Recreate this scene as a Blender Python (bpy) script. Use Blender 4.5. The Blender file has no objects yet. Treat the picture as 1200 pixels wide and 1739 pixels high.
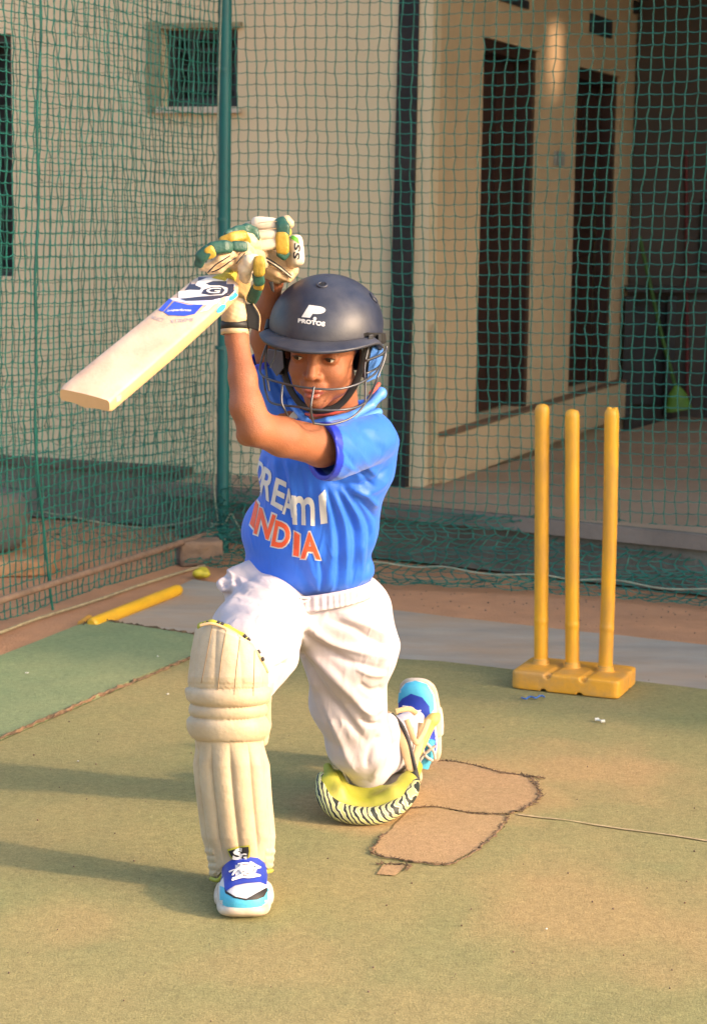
import bpy, bmesh, math, random
import numpy as np
from mathutils import Vector, Matrix
from mathutils.bvhtree import BVHTree
random.seed(7); rng = np.random.RandomState(5)
SC = bpy.context.scene
R = math.radians
# ------------------------------------------------------------------ camera
F = 3380.0; W0, H0 = 1200.0, 1739.0; CAMH = 1.29
PITCH = math.atan((H0/2-350.0)/F); ROLL = 0.015
fw = np.array([0, math.cos(PITCH), -math.sin(PITCH)])
rt0 = np.array([1.0, 0, 0]); up0 = np.array([0, math.sin(PITCH), math.cos(PITCH)])
RT = math.cos(ROLL)*rt0 + math.sin(ROLL)*up0
UP = -math.sin(ROLL)*rt0 + math.cos(ROLL)*up0
CP = np.array([0, 0, CAMH])
cam = bpy.data.cameras.new('camera'); camo = bpy.data.objects.new('camera', cam)
SC.collection.objects.link(camo); SC.camera = camo
cam.sensor_width = 36; cam.lens = F/H0*36; cam.clip_end = 500; cam.clip_start = 0.05
M = Matrix.Identity(4)
for i in range(3):
    M[i][0] = RT[i]; M[i][1] = UP[i]; M[i][2] = -fw[i]; M[i][3] = CP[i]
camo.matrix_world = M
cam.dof.use_dof = True; cam.dof.focus_distance = 3.66; cam.dof.aperture_fstop = 10.0
# ------------------------------------------------------------------ light
SUN_EL = 21.0; saz = np.array([0.925, -0.38]); saz /= np.linalg.norm(saz)
SC.world = bpy.data.worlds.new('World'); SC.world.use_nodes = True
wn = SC.world.node_tree; bg = wn.nodes['Background']
sky = wn.nodes.new('ShaderNodeTexSky'); sky.sky_type = 'NISHITA'; sky.sun_disc = False
sky.sun_elevation = R(SUN_EL); sky.sun_rotation = math.atan2(saz[0], saz[1])
sky.dust_density = 4.0; sky.air_density = 1.0; sky.ozone_density = 0.6
wn.links.new(sky.outputs[0], bg.inputs[0]); bg.inputs[1].default_value = 0.15
sun = bpy.data.lights.new('sun', 'SUN'); suno = bpy.data.objects.new('sun', sun)
SC.collection.objects.link(suno); sun.energy = 1.6; sun.angle = R(2.4); sun.color = (1.0, 0.68, 0.46)
e = R(SUN_EL); sd = Vector((saz[0]*math.cos(e), saz[1]*math.cos(e), math.sin(e)))
suno.rotation_euler = sd.to_track_quat('Z', 'Y').to_euler(); suno.location = (6, -3, 6)
vs = SC.view_settings; vs.view_transform = 'Standard'; vs.look = 'None'; vs.gamma = 1.0
vs.use_curve_mapping = False; vs.exposure = 1.66
SC.cycles.max_bounces = 6
# ------------------------------------------------------------------ pixel <-> world
def ray(px, py):
    a = px-W0/2; b = py-H0/2
    d = fw + a/F*RT - b/F*UP
    return d
def P(px, py, Y):
    d = ray(px, py); return CP + d*(Y/d[1])
def G(px, py, z=0.0):
    d = ray(px, py); return CP + d*((z-CAMH)/d[2])
def PL(px, py, o, n):
    d = ray(px, py); return CP + d*(np.dot(o-CP, n)/np.dot(d, n))
def proj(p):
    q = np.asarray(p)-CP; w = q@fw
    return W0/2 + F*(q@RT)/w, H0/2 - F*(q@UP)/w
def mpp(Y): return Y/F          # metres per photo pixel at depth Y
# ------------------------------------------------------------------ materials
def nd(nt, t, **k):
    n = nt.nodes.new(t)
    for a, b in k.items():
        if a in n.inputs: n.inputs[a].default_value = b
        else: setattr(n, a, b)
    return n
def mat(name, col, rough=0.6, var=0.12, scale=12.0, bump=0.0, bscale=60.0, wrinkle=0.0, dirt=None, dscale=3.0, damt=0.5,
        metal=0.0, sss=0.0, sheen=0.0, stretch=None, coat=0.0, spec=0.5):
    m = bpy.data.materials.new(name); m.use_nodes = True; nt = m.node_tree; L = nt.links
    b = nt.nodes['Principled BSDF']; b.inputs['Roughness'].default_value = rough
    b.inputs['Metallic'].default_value = metal; b.inputs['Specular IOR Level'].default_value = spec
    if coat: b.inputs['Coat Weight'].default_value = coat; b.inputs['Coat Roughness'].default_value = .25
    if sheen: b.inputs['Sheen Weight'].default_value = sheen; b.inputs['Sheen Roughness'].default_value = .5
    if sss:
        b.inputs['Subsurface Weight'].default_value = sss; b.inputs['Subsurface Radius'].default_value = (1, .35, .2)
        b.inputs['Subsurface Scale'].default_value = .006
    tc = nt.nodes.new('ShaderNodeTexCoord'); src = tc.outputs['Object']
    if stretch:
        mp = nt.nodes.new('ShaderNodeMapping'); mp.inputs['Scale'].default_value = stretch
        L.new(src, mp.inputs['Vector']); src = mp.outputs[0]
    n = nd(nt, 'ShaderNodeTexNoise', Scale=scale, Detail=6.0, Roughness=.6); L.new(src, n.inputs['Vector'])
    r = nt.nodes.new('ShaderNodeMapRange'); r.inputs[1].default_value = .3; r.inputs[2].default_value = .7
    r.inputs[3].default_value = 1-var; r.inputs[4].default_value = 1+var; L.new(n.outputs[0], r.inputs[0])
    mx = nt.nodes.new('ShaderNodeMix'); mx.data_type = 'RGBA'; mx.blend_type = 'MULTIPLY'; mx.inputs[0].default_value = 1
    mx.inputs[6].default_value = (*col, 1); L.new(r.outputs[0], mx.inputs[7]); out = mx.outputs[2]
    if dirt:
        n2 = nd(nt, 'ShaderNodeTexNoise', Scale=dscale, Detail=8.0, Roughness=.65); L.new(src, n2.inputs['Vector'])
        r2 = nt.nodes.new('ShaderNodeMapRange'); r2.inputs[1].default_value = .42; r2.inputs[2].default_value = .68
        r2.inputs[3].default_value = 0; r2.inputs[4].default_value = damt; L.new(n2.outputs[0], r2.inputs[0])
        m2 = nt.nodes.new('ShaderNodeMix'); m2.data_type = 'RGBA'; L.new(r2.outputs[0], m2.inputs[0])
        L.new(out, m2.inputs[6]); m2.inputs[7].default_value = (*dirt, 1); out = m2.outputs[2]
    L.new(out, b.inputs['Base Color'])
    if bump:
        n3 = nd(nt, 'ShaderNodeTexNoise', Scale=bscale, Detail=5.0, Roughness=.6); L.new(src, n3.inputs['Vector'])
        bp = nt.nodes.new('ShaderNodeBump'); bp.inputs['Strength'].default_value = bump; bp.inputs['Distance'].default_value = .01
        L.new(n3.outputs[0], bp.inputs['Height']); L.new(bp.outputs[0], b.inputs['Normal'])
        if wrinkle:      # fine creases of cloth
            m4 = nt.nodes.new('ShaderNodeMapping'); m4.inputs['Scale'].default_value = (1.6, 1, .55); m4.inputs['Rotation'].default_value = (0, .35, 0); L.new(tc.outputs['Object'], m4.inputs[0])
            n4 = nd(nt, 'ShaderNodeTexNoise', Scale=20.0, Detail=3.0, Roughness=.5, Distortion=1.2); n4.noise_type = 'RIDGED_MULTIFRACTAL'; L.new(m4.outputs[0], n4.inputs['Vector'])
            b2 = nt.nodes.new('ShaderNodeBump'); b2.inputs['Strength'].default_value = wrinkle; b2.inputs['Distance'].default_value = .006
            L.new(n4.outputs[0], b2.inputs['Height']); L.new(bp.outputs[0], b2.inputs['Normal']); L.new(b2.outputs[0], b.inputs['Normal'])
    return m
# ------------------------------------------------------------------ objects
def tag(o, label=None, cat=None, group=None, kind=None):
    if label: o['label'] = label
    if cat: o['category'] = cat
    if group: o['group'] = group
    if kind: o['kind'] = kind
    return o
def empty(name, loc=(0, 0, 0)):
    o = bpy.data.objects.new(name, None); SC.collection.objects.link(o); o.location = Vector(loc); return o
def wmat(o): return (wmat(o.parent)@o.matrix_parent_inverse if o.parent else Matrix.Identity(4))@Matrix.Translation(o.location)
def link(name, me, mats, parent=None, smooth=True):
    o = bpy.data.objects.new(name, me); SC.collection.objects.link(o)
    if not isinstance(mats, (list, tuple)): mats = [mats]
    for m in mats: me.materials.append(m)
    if smooth: me.polygons.foreach_set('use_smooth', [True]*len(me.polygons))
    if parent is not None:
        o.parent = parent
        o.matrix_parent_inverse = wmat(parent).inverted()
    return o
def mk(name, verts, faces, mats, parent=None, smooth=False, mi=None):
    me = bpy.data.meshes.new(name); me.from_pydata([tuple(map(float, v)) for v in verts], [], [tuple(int(i) for i in f) for f in faces])
    o = link(name, me, mats, parent, smooth)
    if mi is not None: me.polygons.foreach_set('material_index', np.asarray(mi, dtype=np.int32))
    me.update(); return o
class MB:
    def __init__(s): s.v = []; s.f = []; s.m = []
    def add(s, v, f, m=0):
        k = len(s.v); s.v += [tuple(map(float, x)) for x in v]; s.f += [tuple(int(i)+k for i in q) for q in f]; s.m += [m]*len(f)
    def box(s, c, sz, ax=None, m=0, bev=0):
        ax = np.eye(3) if ax is None else np.asarray(ax); c = np.asarray(c, float); h = np.asarray(sz)/2
        vs_ = [c + ax.T@(h*np.array(q)) for q in [(-1,-1,-1),(1,-1,-1),(1,1,-1),(-1,1,-1),(-1,-1,1),(1,-1,1),(1,1,1),(-1,1,1)]]
        s.add(vs_, [(3,2,1,0),(4,5,6,7),(0,1,5,4),(1,2,6,5),(2,3,7,6),(3,0,4,7)], m)
    def tube(s, pts, r, n=8, m=0, caps=True, flat=None):
        pts = [np.asarray(p, float) for p in pts]; N = len(pts)
        rr = r if hasattr(r, '__len__') else [r]*N
        t0 = pts[1]-pts[0]; ref = np.array([0, 0, 1.0]) if abs(t0[2]) < .8*np.linalg.norm(t0) else np.array([0, 1.0, 0])
        if flat is not None: ref = np.asarray(flat, float)
        vs_ = []
        for i, p in enumerate(pts):
            t = pts[min(i+1, N-1)]-pts[max(i-1, 0)]; t = t/(np.linalg.norm(t)+1e-9)
            a = np.cross(t, ref); a /= np.linalg.norm(a)+1e-9; b = np.cross(a, t)
            if flat is None: ref = b
            for k in range(n):
                an = 2*math.pi*k/n; q = rr[i]
                if hasattr(q, '__len__'): vs_.append(p + a*math.cos(an)*q[0] + b*math.sin(an)*q[1])
                else: vs_.append(p + (a*math.cos(an)+b*math.sin(an))*q)
        fs = [(i*n+k, i*n+(k+1) % n, (i+1)*n+(k+1) % n, (i+1)*n+k) for i in range(N-1) for k in range(n)]
        if caps:      # caps keep their own vertices so the sides shade as a clean cylinder
            b0 = len(vs_); vs_ += vs_[:n]; vs_ += vs_[(N-1)*n:N*n]
            fs += [tuple(range(b0, b0+n))[::-1], tuple(range(b0+n, b0+2*n))]
        s.add(vs_, fs, m)
    def build(s, name, mats, parent=None, smooth=False, bevel=0, subd=0):
        o = mk(name, s.v, s.f, mats, parent, smooth, s.m)
        if bevel:
            b = o.modifiers.new('bevel', 'BEVEL'); b.width = bevel; b.segments = 2; b.limit_method = 'ANGLE'
        if subd:
            b = o.modifiers.new('sub', 'SUBSURF'); b.levels = subd; b.render_levels = subd
        return o
def spline(pts, n):      # Catmull-Rom through points
    pts = np.asarray(pts, float); t = np.linspace(0, len(pts)-1, n); out = []
    for x in t:
        i = min(int(x), len(pts)-2); f = x-i
        p0, p1, p2, p3 = pts[max(i-1, 0)], pts[i], pts[i+1], pts[min(i+2, len(pts)-1)]
        out.append(.5*((2*p1)+(-p0+p2)*f+(2*p0-5*p1+4*p2-p3)*f*f+(-p0+3*p1-3*p2+p3)*f**3))
    return np.array(out)
# ------------------------------------------------------------------ implicit surfaces (all organic shapes)
class SDF:
    def __init__(s, ax):
        s.ax = [np.asarray(a, np.float32) for a in ax]; s.D = np.full([len(a) for a in s.ax], .2, np.float32)
    def sub(s, lo, hi, pad):
        r = []
        for i in range(3):
            a = np.searchsorted(s.ax[i], lo[i]-pad); b = np.searchsorted(s.ax[i], hi[i]+pad)
            r.append(slice(max(a-1, 0), min(b+1, len(s.ax[i]))))
        sl = tuple(r); g = np.meshgrid(s.ax[0][sl[0]], s.ax[1][sl[1]], s.ax[2][sl[2]], indexing='ij')
        return sl, g
    def op(s, sl, d, k, mode):
        A = s.D[sl]
        if mode == 'cut':
            d = -d; h = np.maximum(k-np.abs(A-d), 0)/max(k, 1e-6); s.D[sl] = np.maximum(A, d)+h*h*k*.25
        else:
            h = np.maximum(k-np.abs(A-d), 0)/max(k, 1e-6); s.D[sl] = np.minimum(A, d)-h*h*k*.25
    def cone(s, a, b, ra, rb, k=.01, mode='add', clip=None, T=None):
        a = np.asarray(a, float); b = np.asarray(b, float); rm = max(ra, rb)
        sl, g = s.sub(np.minimum(a, b)-rm, np.maximum(a, b)+rm, k+.012)
        if g[0].size == 0: return
        ab = b-a; L2 = ab@ab+1e-12
        t = np.clip(((g[0]-a[0])*ab[0]+(g[1]-a[1])*ab[1]+(g[2]-a[2])*ab[2])/L2, 0, 1)
        d = np.sqrt((g[0]-a[0]-t*ab[0])**2+(g[1]-a[1]-t*ab[1])**2+(g[2]-a[2]-t*ab[2])**2)-(ra+(rb-ra)*t)
        if clip is not None:
            o, n = clip; d = np.maximum(d, (g[0]-o[0])*n[0]+(g[1]-o[1])*n[1]+(g[2]-o[2])*n[2])
        s.op(sl, d, k, mode)
    def ell(s, c, r, k=.01, rot=None, mode='add', p=2.0, clip=None):
        c = np.asarray(c, float); r = np.asarray(r, float); m = np.eye(3) if rot is None else np.asarray(rot)
        ext = np.sqrt(((m*r)**2).sum(1)) if p == 2.0 else np.abs(m*r).sum(1)
        sl, g = s.sub(c-ext, c+ext, k+.012)
        if g[0].size == 0: return
        q = [g[i]-c[i] for i in range(3)]
        l = [(m[0, j]*q[0]+m[1, j]*q[1]+m[2, j]*q[2]) for j in range(3)]
        e = (np.abs(l[0]/r[0])**p+np.abs(l[1]/r[1])**p+np.abs(l[2]/r[2])**p)**(1/p)
        if p == 2.0:
            e2 = np.sqrt((l[0]/r[0]**2)**2+(l[1]/r[1]**2)**2+(l[2]/r[2]**2)**2)+1e-9; d = e*(e-1)/e2
        else: d = (e-1)*min(r)
        if clip is not None:
            o, n = clip; d = np.maximum(d, (g[0]-o[0])*n[0]+(g[1]-o[1])*n[1]+(g[2]-o[2])*n[2])
        s.op(sl, d, k, mode)
    def mesh(s, smooth=1):
        D = s.D; D = D.copy(); D[0] = D[-1] = .2; D[:, 0] = D[:, -1] = .2; D[:, :, 0] = D[:, :, -1] = .2
        S = D < 0; n = np.array(D.shape)-1
        cnt = np.zeros(n, np.int8)
        for c in range(8):
            i, j, k = c & 1, c >> 1 & 1, c >> 2 & 1
            cnt += S[i:i+n[0], j:j+n[1], k:k+n[2]]
        act = (cnt > 0) & (cnt < 8); I = np.argwhere(act); N = len(I)
        idx = np.full(n, -1, np.int64); idx[act] = np.arange(N)
        acc = np.zeros((N, 3)); w = np.zeros(N)
        off = np.array([[c & 1, c >> 1 & 1, c >> 2 & 1] for c in range(8)])
        for c1 in range(8):
            for ax in range(3):
                if off[c1][ax]: continue
                c2 = c1 | (1 << ax)
                p1 = I+off[c1]; p2 = I+off[c2]
                v1 = D[p1[:, 0], p1[:, 1], p1[:, 2]]; v2 = D[p2[:, 0], p2[:, 1], p2[:, 2]]
                m = (v1 < 0) != (v2 < 0); t = v1[m]/(v1[m]-v2[m])
                A = np.stack([s.ax[i][p1[m][:, i]] for i in range(3)], 1); B = np.stack([s.ax[i][p2[m][:, i]] for i in range(3)], 1)
                acc[m] += A+(B-A)*t[:, None]; w[m] += 1
        V = acc/w[:, None]; Fs = []
        for ax in range(3):
            a1, a2 = (ax+1) % 3, (ax+2) % 3
            s0 = [slice(None)]*3; s1 = [slice(None)]*3; s0[ax] = slice(0, -1); s1[ax] = slice(1, None)
            for q in (a1, a2): s0[q] = slice(1, -1); s1[q] = slice(1, -1)
            A = S[tuple(s0)]; B = S[tuple(s1)]; E_ = np.argwhere(A != B)
            if len(E_) == 0: continue
            fl = A[tuple(E_.T)]
            base = E_.copy(); base[:, a1] += 1; base[:, a2] += 1
            def at(d1, d2):
                q = base.copy(); q[:, a1] += d1; q[:, a2] += d2; return idx[q[:, 0], q[:, 1], q[:, 2]]
            q = np.stack([at(-1, -1), at(0, -1), at(0, 0), at(-1, 0)], 1)
            q[~fl] = q[~fl][:, ::-1]; Fs.append(q)
        Fq = np.concatenate(Fs)
        for _ in range(smooth):
            sm = np.zeros_like(V); c = np.zeros(N)
            for k in range(4):
                a, b = Fq[:, k], Fq[:, (k+1) % 4]
                for d in range(3):
                    sm[:, d] += np.bincount(a, V[b, d], N)+np.bincount(b, V[a, d], N)
                c += np.bincount(a, minlength=N)+np.bincount(b, minlength=N)
            V = V*.5+.5*sm/np.maximum(c, 1)[:, None]
        return V, Fq
def axes(lo, hi, h): return [np.arange(lo[i], hi[i]+h, h) for i in range(3)]
def naxis(lo, hi, h, flo, fhi, fh):
    return np.concatenate([np.arange(lo, flo, h), np.arange(flo, fhi, fh), np.arange(fhi, hi, h)])
def normals(V, Fq):
    a = V[Fq[:, 2]]-V[Fq[:, 0]]; b = V[Fq[:, 3]]-V[Fq[:, 1]]; n = np.cross(a, b); out = np.zeros_like(V)
    for k in range(4):
        for d in range(3): out[:, d] += np.bincount(Fq[:, k], n[:, d], len(V))
    return out/(np.linalg.norm(out, axis=1)[:, None]+1e-12)
def fmesh(name, V, Fq, mats, parent=None, mi=None):
    me = bpy.data.meshes.new(name); me.vertices.add(len(V)); me.vertices.foreach_set('co', np.asarray(V, np.float32).ravel())
    me.loops.add(len(Fq)*4); me.loops.foreach_set('vertex_index', np.asarray(Fq, np.int32).ravel())
    me.polygons.add(len(Fq)); me.polygons.foreach_set('loop_start', np.arange(len(Fq), dtype=np.int32)*4)
    me.update(calc_edges=True); me.validate()
    o = link(name, me, mats, parent, True)
    if mi is not None: me.polygons.foreach_set('material_index', np.asarray(mi, dtype=np.int32))
    return o
def strokes(V, Fq, lst, front=True):
    """folds: each stroke (list of photo points, width px, height m) raises or sinks the cloth along its line"""
    N = normals(V, Fq); x, y = proj(V); Q = np.stack([x, y], 1); vw = V-CP; vw /= np.linalg.norm(vw, axis=1)[:, None]
    fac = -(vw*N).sum(1); wgt = np.clip(fac*2.0+.1, 0, 1) if front else np.ones(len(V)); disp = np.zeros(len(V))
    for pts, wd, amp in lst:
        pts = spline(pts, max(8, len(pts)*5)); best = np.full(len(V), 1e9); bt = np.zeros(len(V))
        lo = pts.min(0)-wd*3; hi = pts.max(0)+wd*3
        sel = np.where((Q[:, 0] > lo[0]) & (Q[:, 0] < hi[0]) & (Q[:, 1] > lo[1]) & (Q[:, 1] < hi[1]))[0]
        q = Q[sel]; bs = np.full(len(sel), 1e9); tt = np.zeros(len(sel))
        for i in range(len(pts)-1):
            a, b = pts[i], pts[i+1]; ab = b-a
            t = np.clip(((q-a)@ab)/(ab@ab+1e-9), 0, 1); d = np.linalg.norm(q-a-t[:, None]*ab, axis=1)
            m = d < bs; bs[m] = d[m]; tt[m] = ((i+t)/(len(pts)-1))[m]
        end = np.clip(np.minimum(tt, 1-tt)*5+.15, 0, 1)
        disp[sel] += amp*np.exp(-(bs/wd)**2)*end
    return V+N*(disp*wgt)[:, None]
def bvh(o):
    dg = bpy.context.evaluated_depsgraph_get(); dg.update()
    ev = o.evaluated_get(dg); me = ev.to_mesh(); mw = o.matrix_world
    vs_ = [mw@v.co for v in me.vertices]; ps = [tuple(p.vertices) for p in me.polygons]; ev.to_mesh_clear()
    return BVHTree.FromPolygons(vs_, ps)
def cutgrid(bm, step):
    xs = [v.co.x for v in bm.verts]; ys = [v.co.y for v in bm.verts]
    for a, (lo, hi) in enumerate(((min(xs), max(xs)), (min(ys), max(ys)))):
        c = lo+step
        while c < hi:
            co = Vector((c, 0, 0)) if a == 0 else Vector((0, c, 0)); no = Vector((1, 0, 0)) if a == 0 else Vector((0, 1, 0))
            bmesh.ops.bisect_plane(bm, geom=bm.verts[:]+bm.edges[:]+bm.faces[:], plane_co=co, plane_no=no, dist=1e-4); c += step
def poly_bm(polys):
    bm = bmesh.new()
    for p in polys:
        f = bm.faces.new([bm.verts.new((x, y, 0)) for x, y in p])
    bmesh.ops.triangulate(bm, faces=bm.faces[:]); return bm
def text_bm(txt, offset=0.0, shear=0.0, space=1.0):
    cu = bpy.data.curves.new('t', 'FONT'); cu.body = txt; cu.offset = offset; cu.shear = shear; cu.space_character = space
    cu.fill_mode = 'BOTH'; cu.resolution_u = 4
    o = bpy.data.objects.new('t', cu); SC.collection.objects.link(o)
    dg = bpy.context.evaluated_depsgraph_get(); dg.update(); me = bpy.data.meshes.new_from_object(o.evaluated_get(dg))
    bm = bmesh.new(); bm.from_mesh(me); bpy.data.objects.remove(o); bpy.data.meshes.remove(me)
    bmesh.ops.remove_doubles(bm, verts=bm.verts[:], dist=1e-4)
    return bm
def quadwarp(bm, quad, box=None):
    """map the drawing's bounding box onto a quad TL,TR,BR,BL (photo pixels)"""
    xs = [v.co.x for v in bm.verts]; ys = [v.co.y for v in bm.verts]
    x0, x1, y0, y1 = box or (min(xs), max(xs), min(ys), max(ys)); q = [np.array(p, float) for p in quad]
    for v in bm.verts:
        u = (v.co.x-x0)/(x1-x0+1e-9); w = (y1-v.co.y)/(y1-y0+1e-9)
        p = (q[0]*(1-u)+q[1]*u)*(1-w)+(q[3]*(1-u)+q[2]*u)*w; v.co = Vector((p[0], p[1], 0))
    return bm
def lay(name, bm, tree, m, parent, off=.0012, step=5.0):
    """print or patch: lies on the surface of its carrier, a real thin layer"""
    cutgrid(bm, step); bad = []
    for v in bm.verts:
        d = Vector(ray(v.co.x, v.co.y)).normalized(); h = tree.ray_cast(Vector(CP), d)
        if h[0] is None: bad.append(v); continue
        n = h[1] if h[1].dot(d) < 0 else -h[1]; v.co = h[0]+n*off
    bmesh.ops.delete(bm, geom=bad, context='VERTS')
    big = [f for f in bm.faces if max(e_.calc_length() for e_ in f.edges) > .05]
    bmesh.ops.delete(bm, geom=big, context='FACES')
    for f in bm.faces:
        f.normal_update()
        if f.normal.dot(f.calc_center_median()-Vector(CP)) > 0: f.normal_flip()
    me = bpy.data.meshes.new(name); bm.to_mesh(me); bm.free(); return link(name, me, m, parent, True)
def merge(bms):
    o = bmesh.new()
    for b in bms:
        me = bpy.data.meshes.new('x'); b.to_mesh(me); o.from_mesh(me); bpy.data.meshes.remove(me); b.free()
    return o
# ================================================================== SETTING
def turf_mat(name, g1, g2, dust, damt, spots=()):
    m = bpy.data.materials.new(name); m.use_nodes = True; nt = m.node_tree; L = nt.links; b = nt.nodes['Principled BSDF']
    b.inputs['Roughness'].default_value = .95; b.inputs['Specular IOR Level'].default_value = .1
    tc = nt.nodes.new('ShaderNodeTexCoord'); o = tc.outputs['Object']
    def noise(s, d=6, r=.6): n = nd(nt, 'ShaderNodeTexNoise', Scale=float(s), Detail=float(d), Roughness=r); L.new(o, n.inputs['Vector']); return n.outputs[0]
    def rng_(i, a, b_, c, d):
        r = nt.nodes.new('ShaderNodeMapRange'); L.new(i, r.inputs[0])
        for k, x in enumerate((a, b_, c, d)): r.inputs[k+1].default_value = x
        return r.outputs[0]
    def mix(f, a, c, mode='MIX'):
        x = nt.nodes.new('ShaderNodeMix'); x.data_type = 'RGBA'; x.blend_type = mode
        if isinstance(f, float): x.inputs[0].default_value = f
        else: L.new(f, x.inputs[0])
        for k, q in ((6, a), (7, c)):
            if isinstance(q, tuple): x.inputs[k].default_value = (*q, 1)
            else: L.new(q, x.inputs[k])
        return x.outputs[2]
    def math_(op, a, c):
        x = nt.nodes.new('ShaderNodeMath'); x.operation = op; x.use_clamp = op == 'MAXIMUM'
        for k, q in ((0, a), (1, c)):
            if isinstance(q, float): x.inputs[k].default_value = q
            else: L.new(q, x.inputs[k])
        return x.outputs[0]
    base = mix(rng_(noise(5, 8), .35, .65, 0, 1), g1, g2)
    d = rng_(noise(1.3, 7, .55), .30, .72, damt*.45, damt)
    for (x, y, rad, amt) in spots:           # worn, dusty places on the mat
        vm = nt.nodes.new('ShaderNodeVectorMath'); vm.operation = 'DISTANCE'; L.new(o, vm.inputs[0]); vm.inputs[1].default_value = (x, y, 0)
        dd = math_('ADD', vm.outputs['Value'], rng_(noise(4, 4, .5), .3, .7, -rad*.22, rad*.22))
        d = math_('MAXIMUM', d, rng_(dd, rad*.2, rad*1.1, amt, 0))
    col = mix(d, base, dust)
    col = mix(1.0, col, rng_(noise(260, 3, .8), .3, .7, .74, 1.26), 'MULTIPLY')
    col = mix(1.0, col, rng_(noise(60, 4, .7), .3, .7, .86, 1.14), 'MULTIPLY')
    L.new(col, b.inputs['Base Color'])
    b0 = nt.nodes.new('ShaderNodeBump'); b0.inputs['Strength'].default_value = .5; b0.inputs['Distance'].default_value = .02; L.new(noise(7, 4, .5), b0.inputs['Height'])
    bp = nt.nodes.new('ShaderNodeBump'); L.new(b0.outputs[0], bp.inputs['Normal']); bp.inputs['Strength'].default_value = .7; bp.inputs['Distance'].default_value = .006
    L.new(noise(230, 4, .75), bp.inputs['Height']); L.new(bp.outputs[0], b.inputs['Normal'])
    return m
DUST = (.45, .32, .175)
kg = G(640, 1390); dg_ = G(780, 1340)
M_turf = turf_mat('worn turf', (.155, .225, .10), (.205, .245, .11), (.50, .31, .15), .48,
                  [(kg[0], kg[1], .32, .9), (dg_[0], dg_[1], .42, .85), (.55, 4.45, .42, .72), (-.1, 3.25, .45, .45), (.5, 3.5, .6, .62), (.0, 2.9, .8, .42), (-.45, 3.4, .3, .5)])
M_turf2 = turf_mat('green turf', (.15, .245, .13), (.20, .28, .145), (.36, .32, .17), .42)
M_sand = mat('red sand', (.52, .255, .125), .95, .18, 6, .8, 90, dirt=(.38, .21, .12), dscale=1.6, damt=.55)
M_conc = mat('dusty concrete', (.33, .295, .245), .9, .18, 5, .35, 60, dirt=(.42, .27, .16), dscale=2.2, damt=.7, stretch=(.6, 1.6, 1))
M_patch = turf_mat('dusty bare patch', (.30, .26, .14), (.38, .29, .165), (.46, .285, .15), .9)
M_fray = mat('frayed edge', (.10, .07, .045), .95, .5, 80, .5, 200, dirt=(.26, .16, .09), dscale=25, damt=.9)
def sheet(name, pts, z, m, thick=0, kind='structure', jit=0.0, step=.12):
    """flat sheet on the ground through world points; outline resampled and roughened"""
    pts = [np.array(p[:2]) for p in pts]; out = []
    for i, p in enumerate(pts):
        q = pts[(i+1) % len(pts)]; L = np.linalg.norm(q-p); n = max(1, int(L/step)) if L < 6 else 1
        for k in range(n): out.append(p+(q-p)*k/n+rng.uniform(-jit, jit, 2)*(1 if L < 6 else 0))
    n = len(out); V = [(x, y, z) for x, y in out]; Fc = [list(range(n))]
    if thick:
        V += [(x, y, z-thick) for x, y in out]; Fc += [(i, i+n, (i+1) % n+n, (i+1) % n) for i in range(n)]
    o = mk(name, V, Fc, m); bm = bmesh.new(); bm.from_mesh(o.data)
    bmesh.ops.recalc_face_normals(bm, faces=bm.faces[:]); bm.normal_update()
    if max(bm.faces, key=lambda f: f.calc_area()).normal.z < 0: bmesh.ops.reverse_faces(bm, faces=bm.faces[:])
    bmesh.ops.triangulate(bm, faces=[f for f in bm.faces if len(f.verts) > 4]); bm.to_mesh(o.data); bm.free()
    tag(o, kind=kind); return o
g = mk('ground', [(-80, -40, 0), (80, -40, 0), (80, 120, 0), (-80, 120, 0)], [(0, 1, 2, 3)], M_sand); tag(g, kind='structure')
gp = lambda L, z=0.0: [G(p[0], p[1], z) for p in L]
sheet('concrete_strip', gp([(135, 1064), (188, 1040), (250, 1018), (330, 984), (450, 1000), (640, 1032), (840, 1056), (1200, 1095), (1700, 1150), (1700, 1250), (1200, 1190), (870, 1146), (640, 1130), (330, 1092), (190, 1072)], .006), .006, M_conc, jit=.006)
sheet('turf_mat', gp([(322, 1080), (480, 1100), (640, 1117), (750, 1123), (870, 1136), (1040, 1152), (1200, 1171), (1900, 1250)], .014)+[np.array([9, 3.]), np.array([9, -3.]), np.array([-4, -3.])]+gp([(-500, 1476), (0, 1259), (170, 1185), (322, 1120)], .014), .014, M_turf, .012, jit=.004)
sheet('side_turf_mat', gp([(328, 1112), (170, 1177), (0, 1251), (-560, 1495)], .019)+[np.array([-3.5, 3.2])]+gp([(-300, 1225), (-60, 1135), (0, 1113), (60, 1090), (130, 1062), (165, 1052), (195, 1056), (260, 1066), (332, 1076)], .019), .019, M_turf2, .018, jit=.004)
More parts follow.
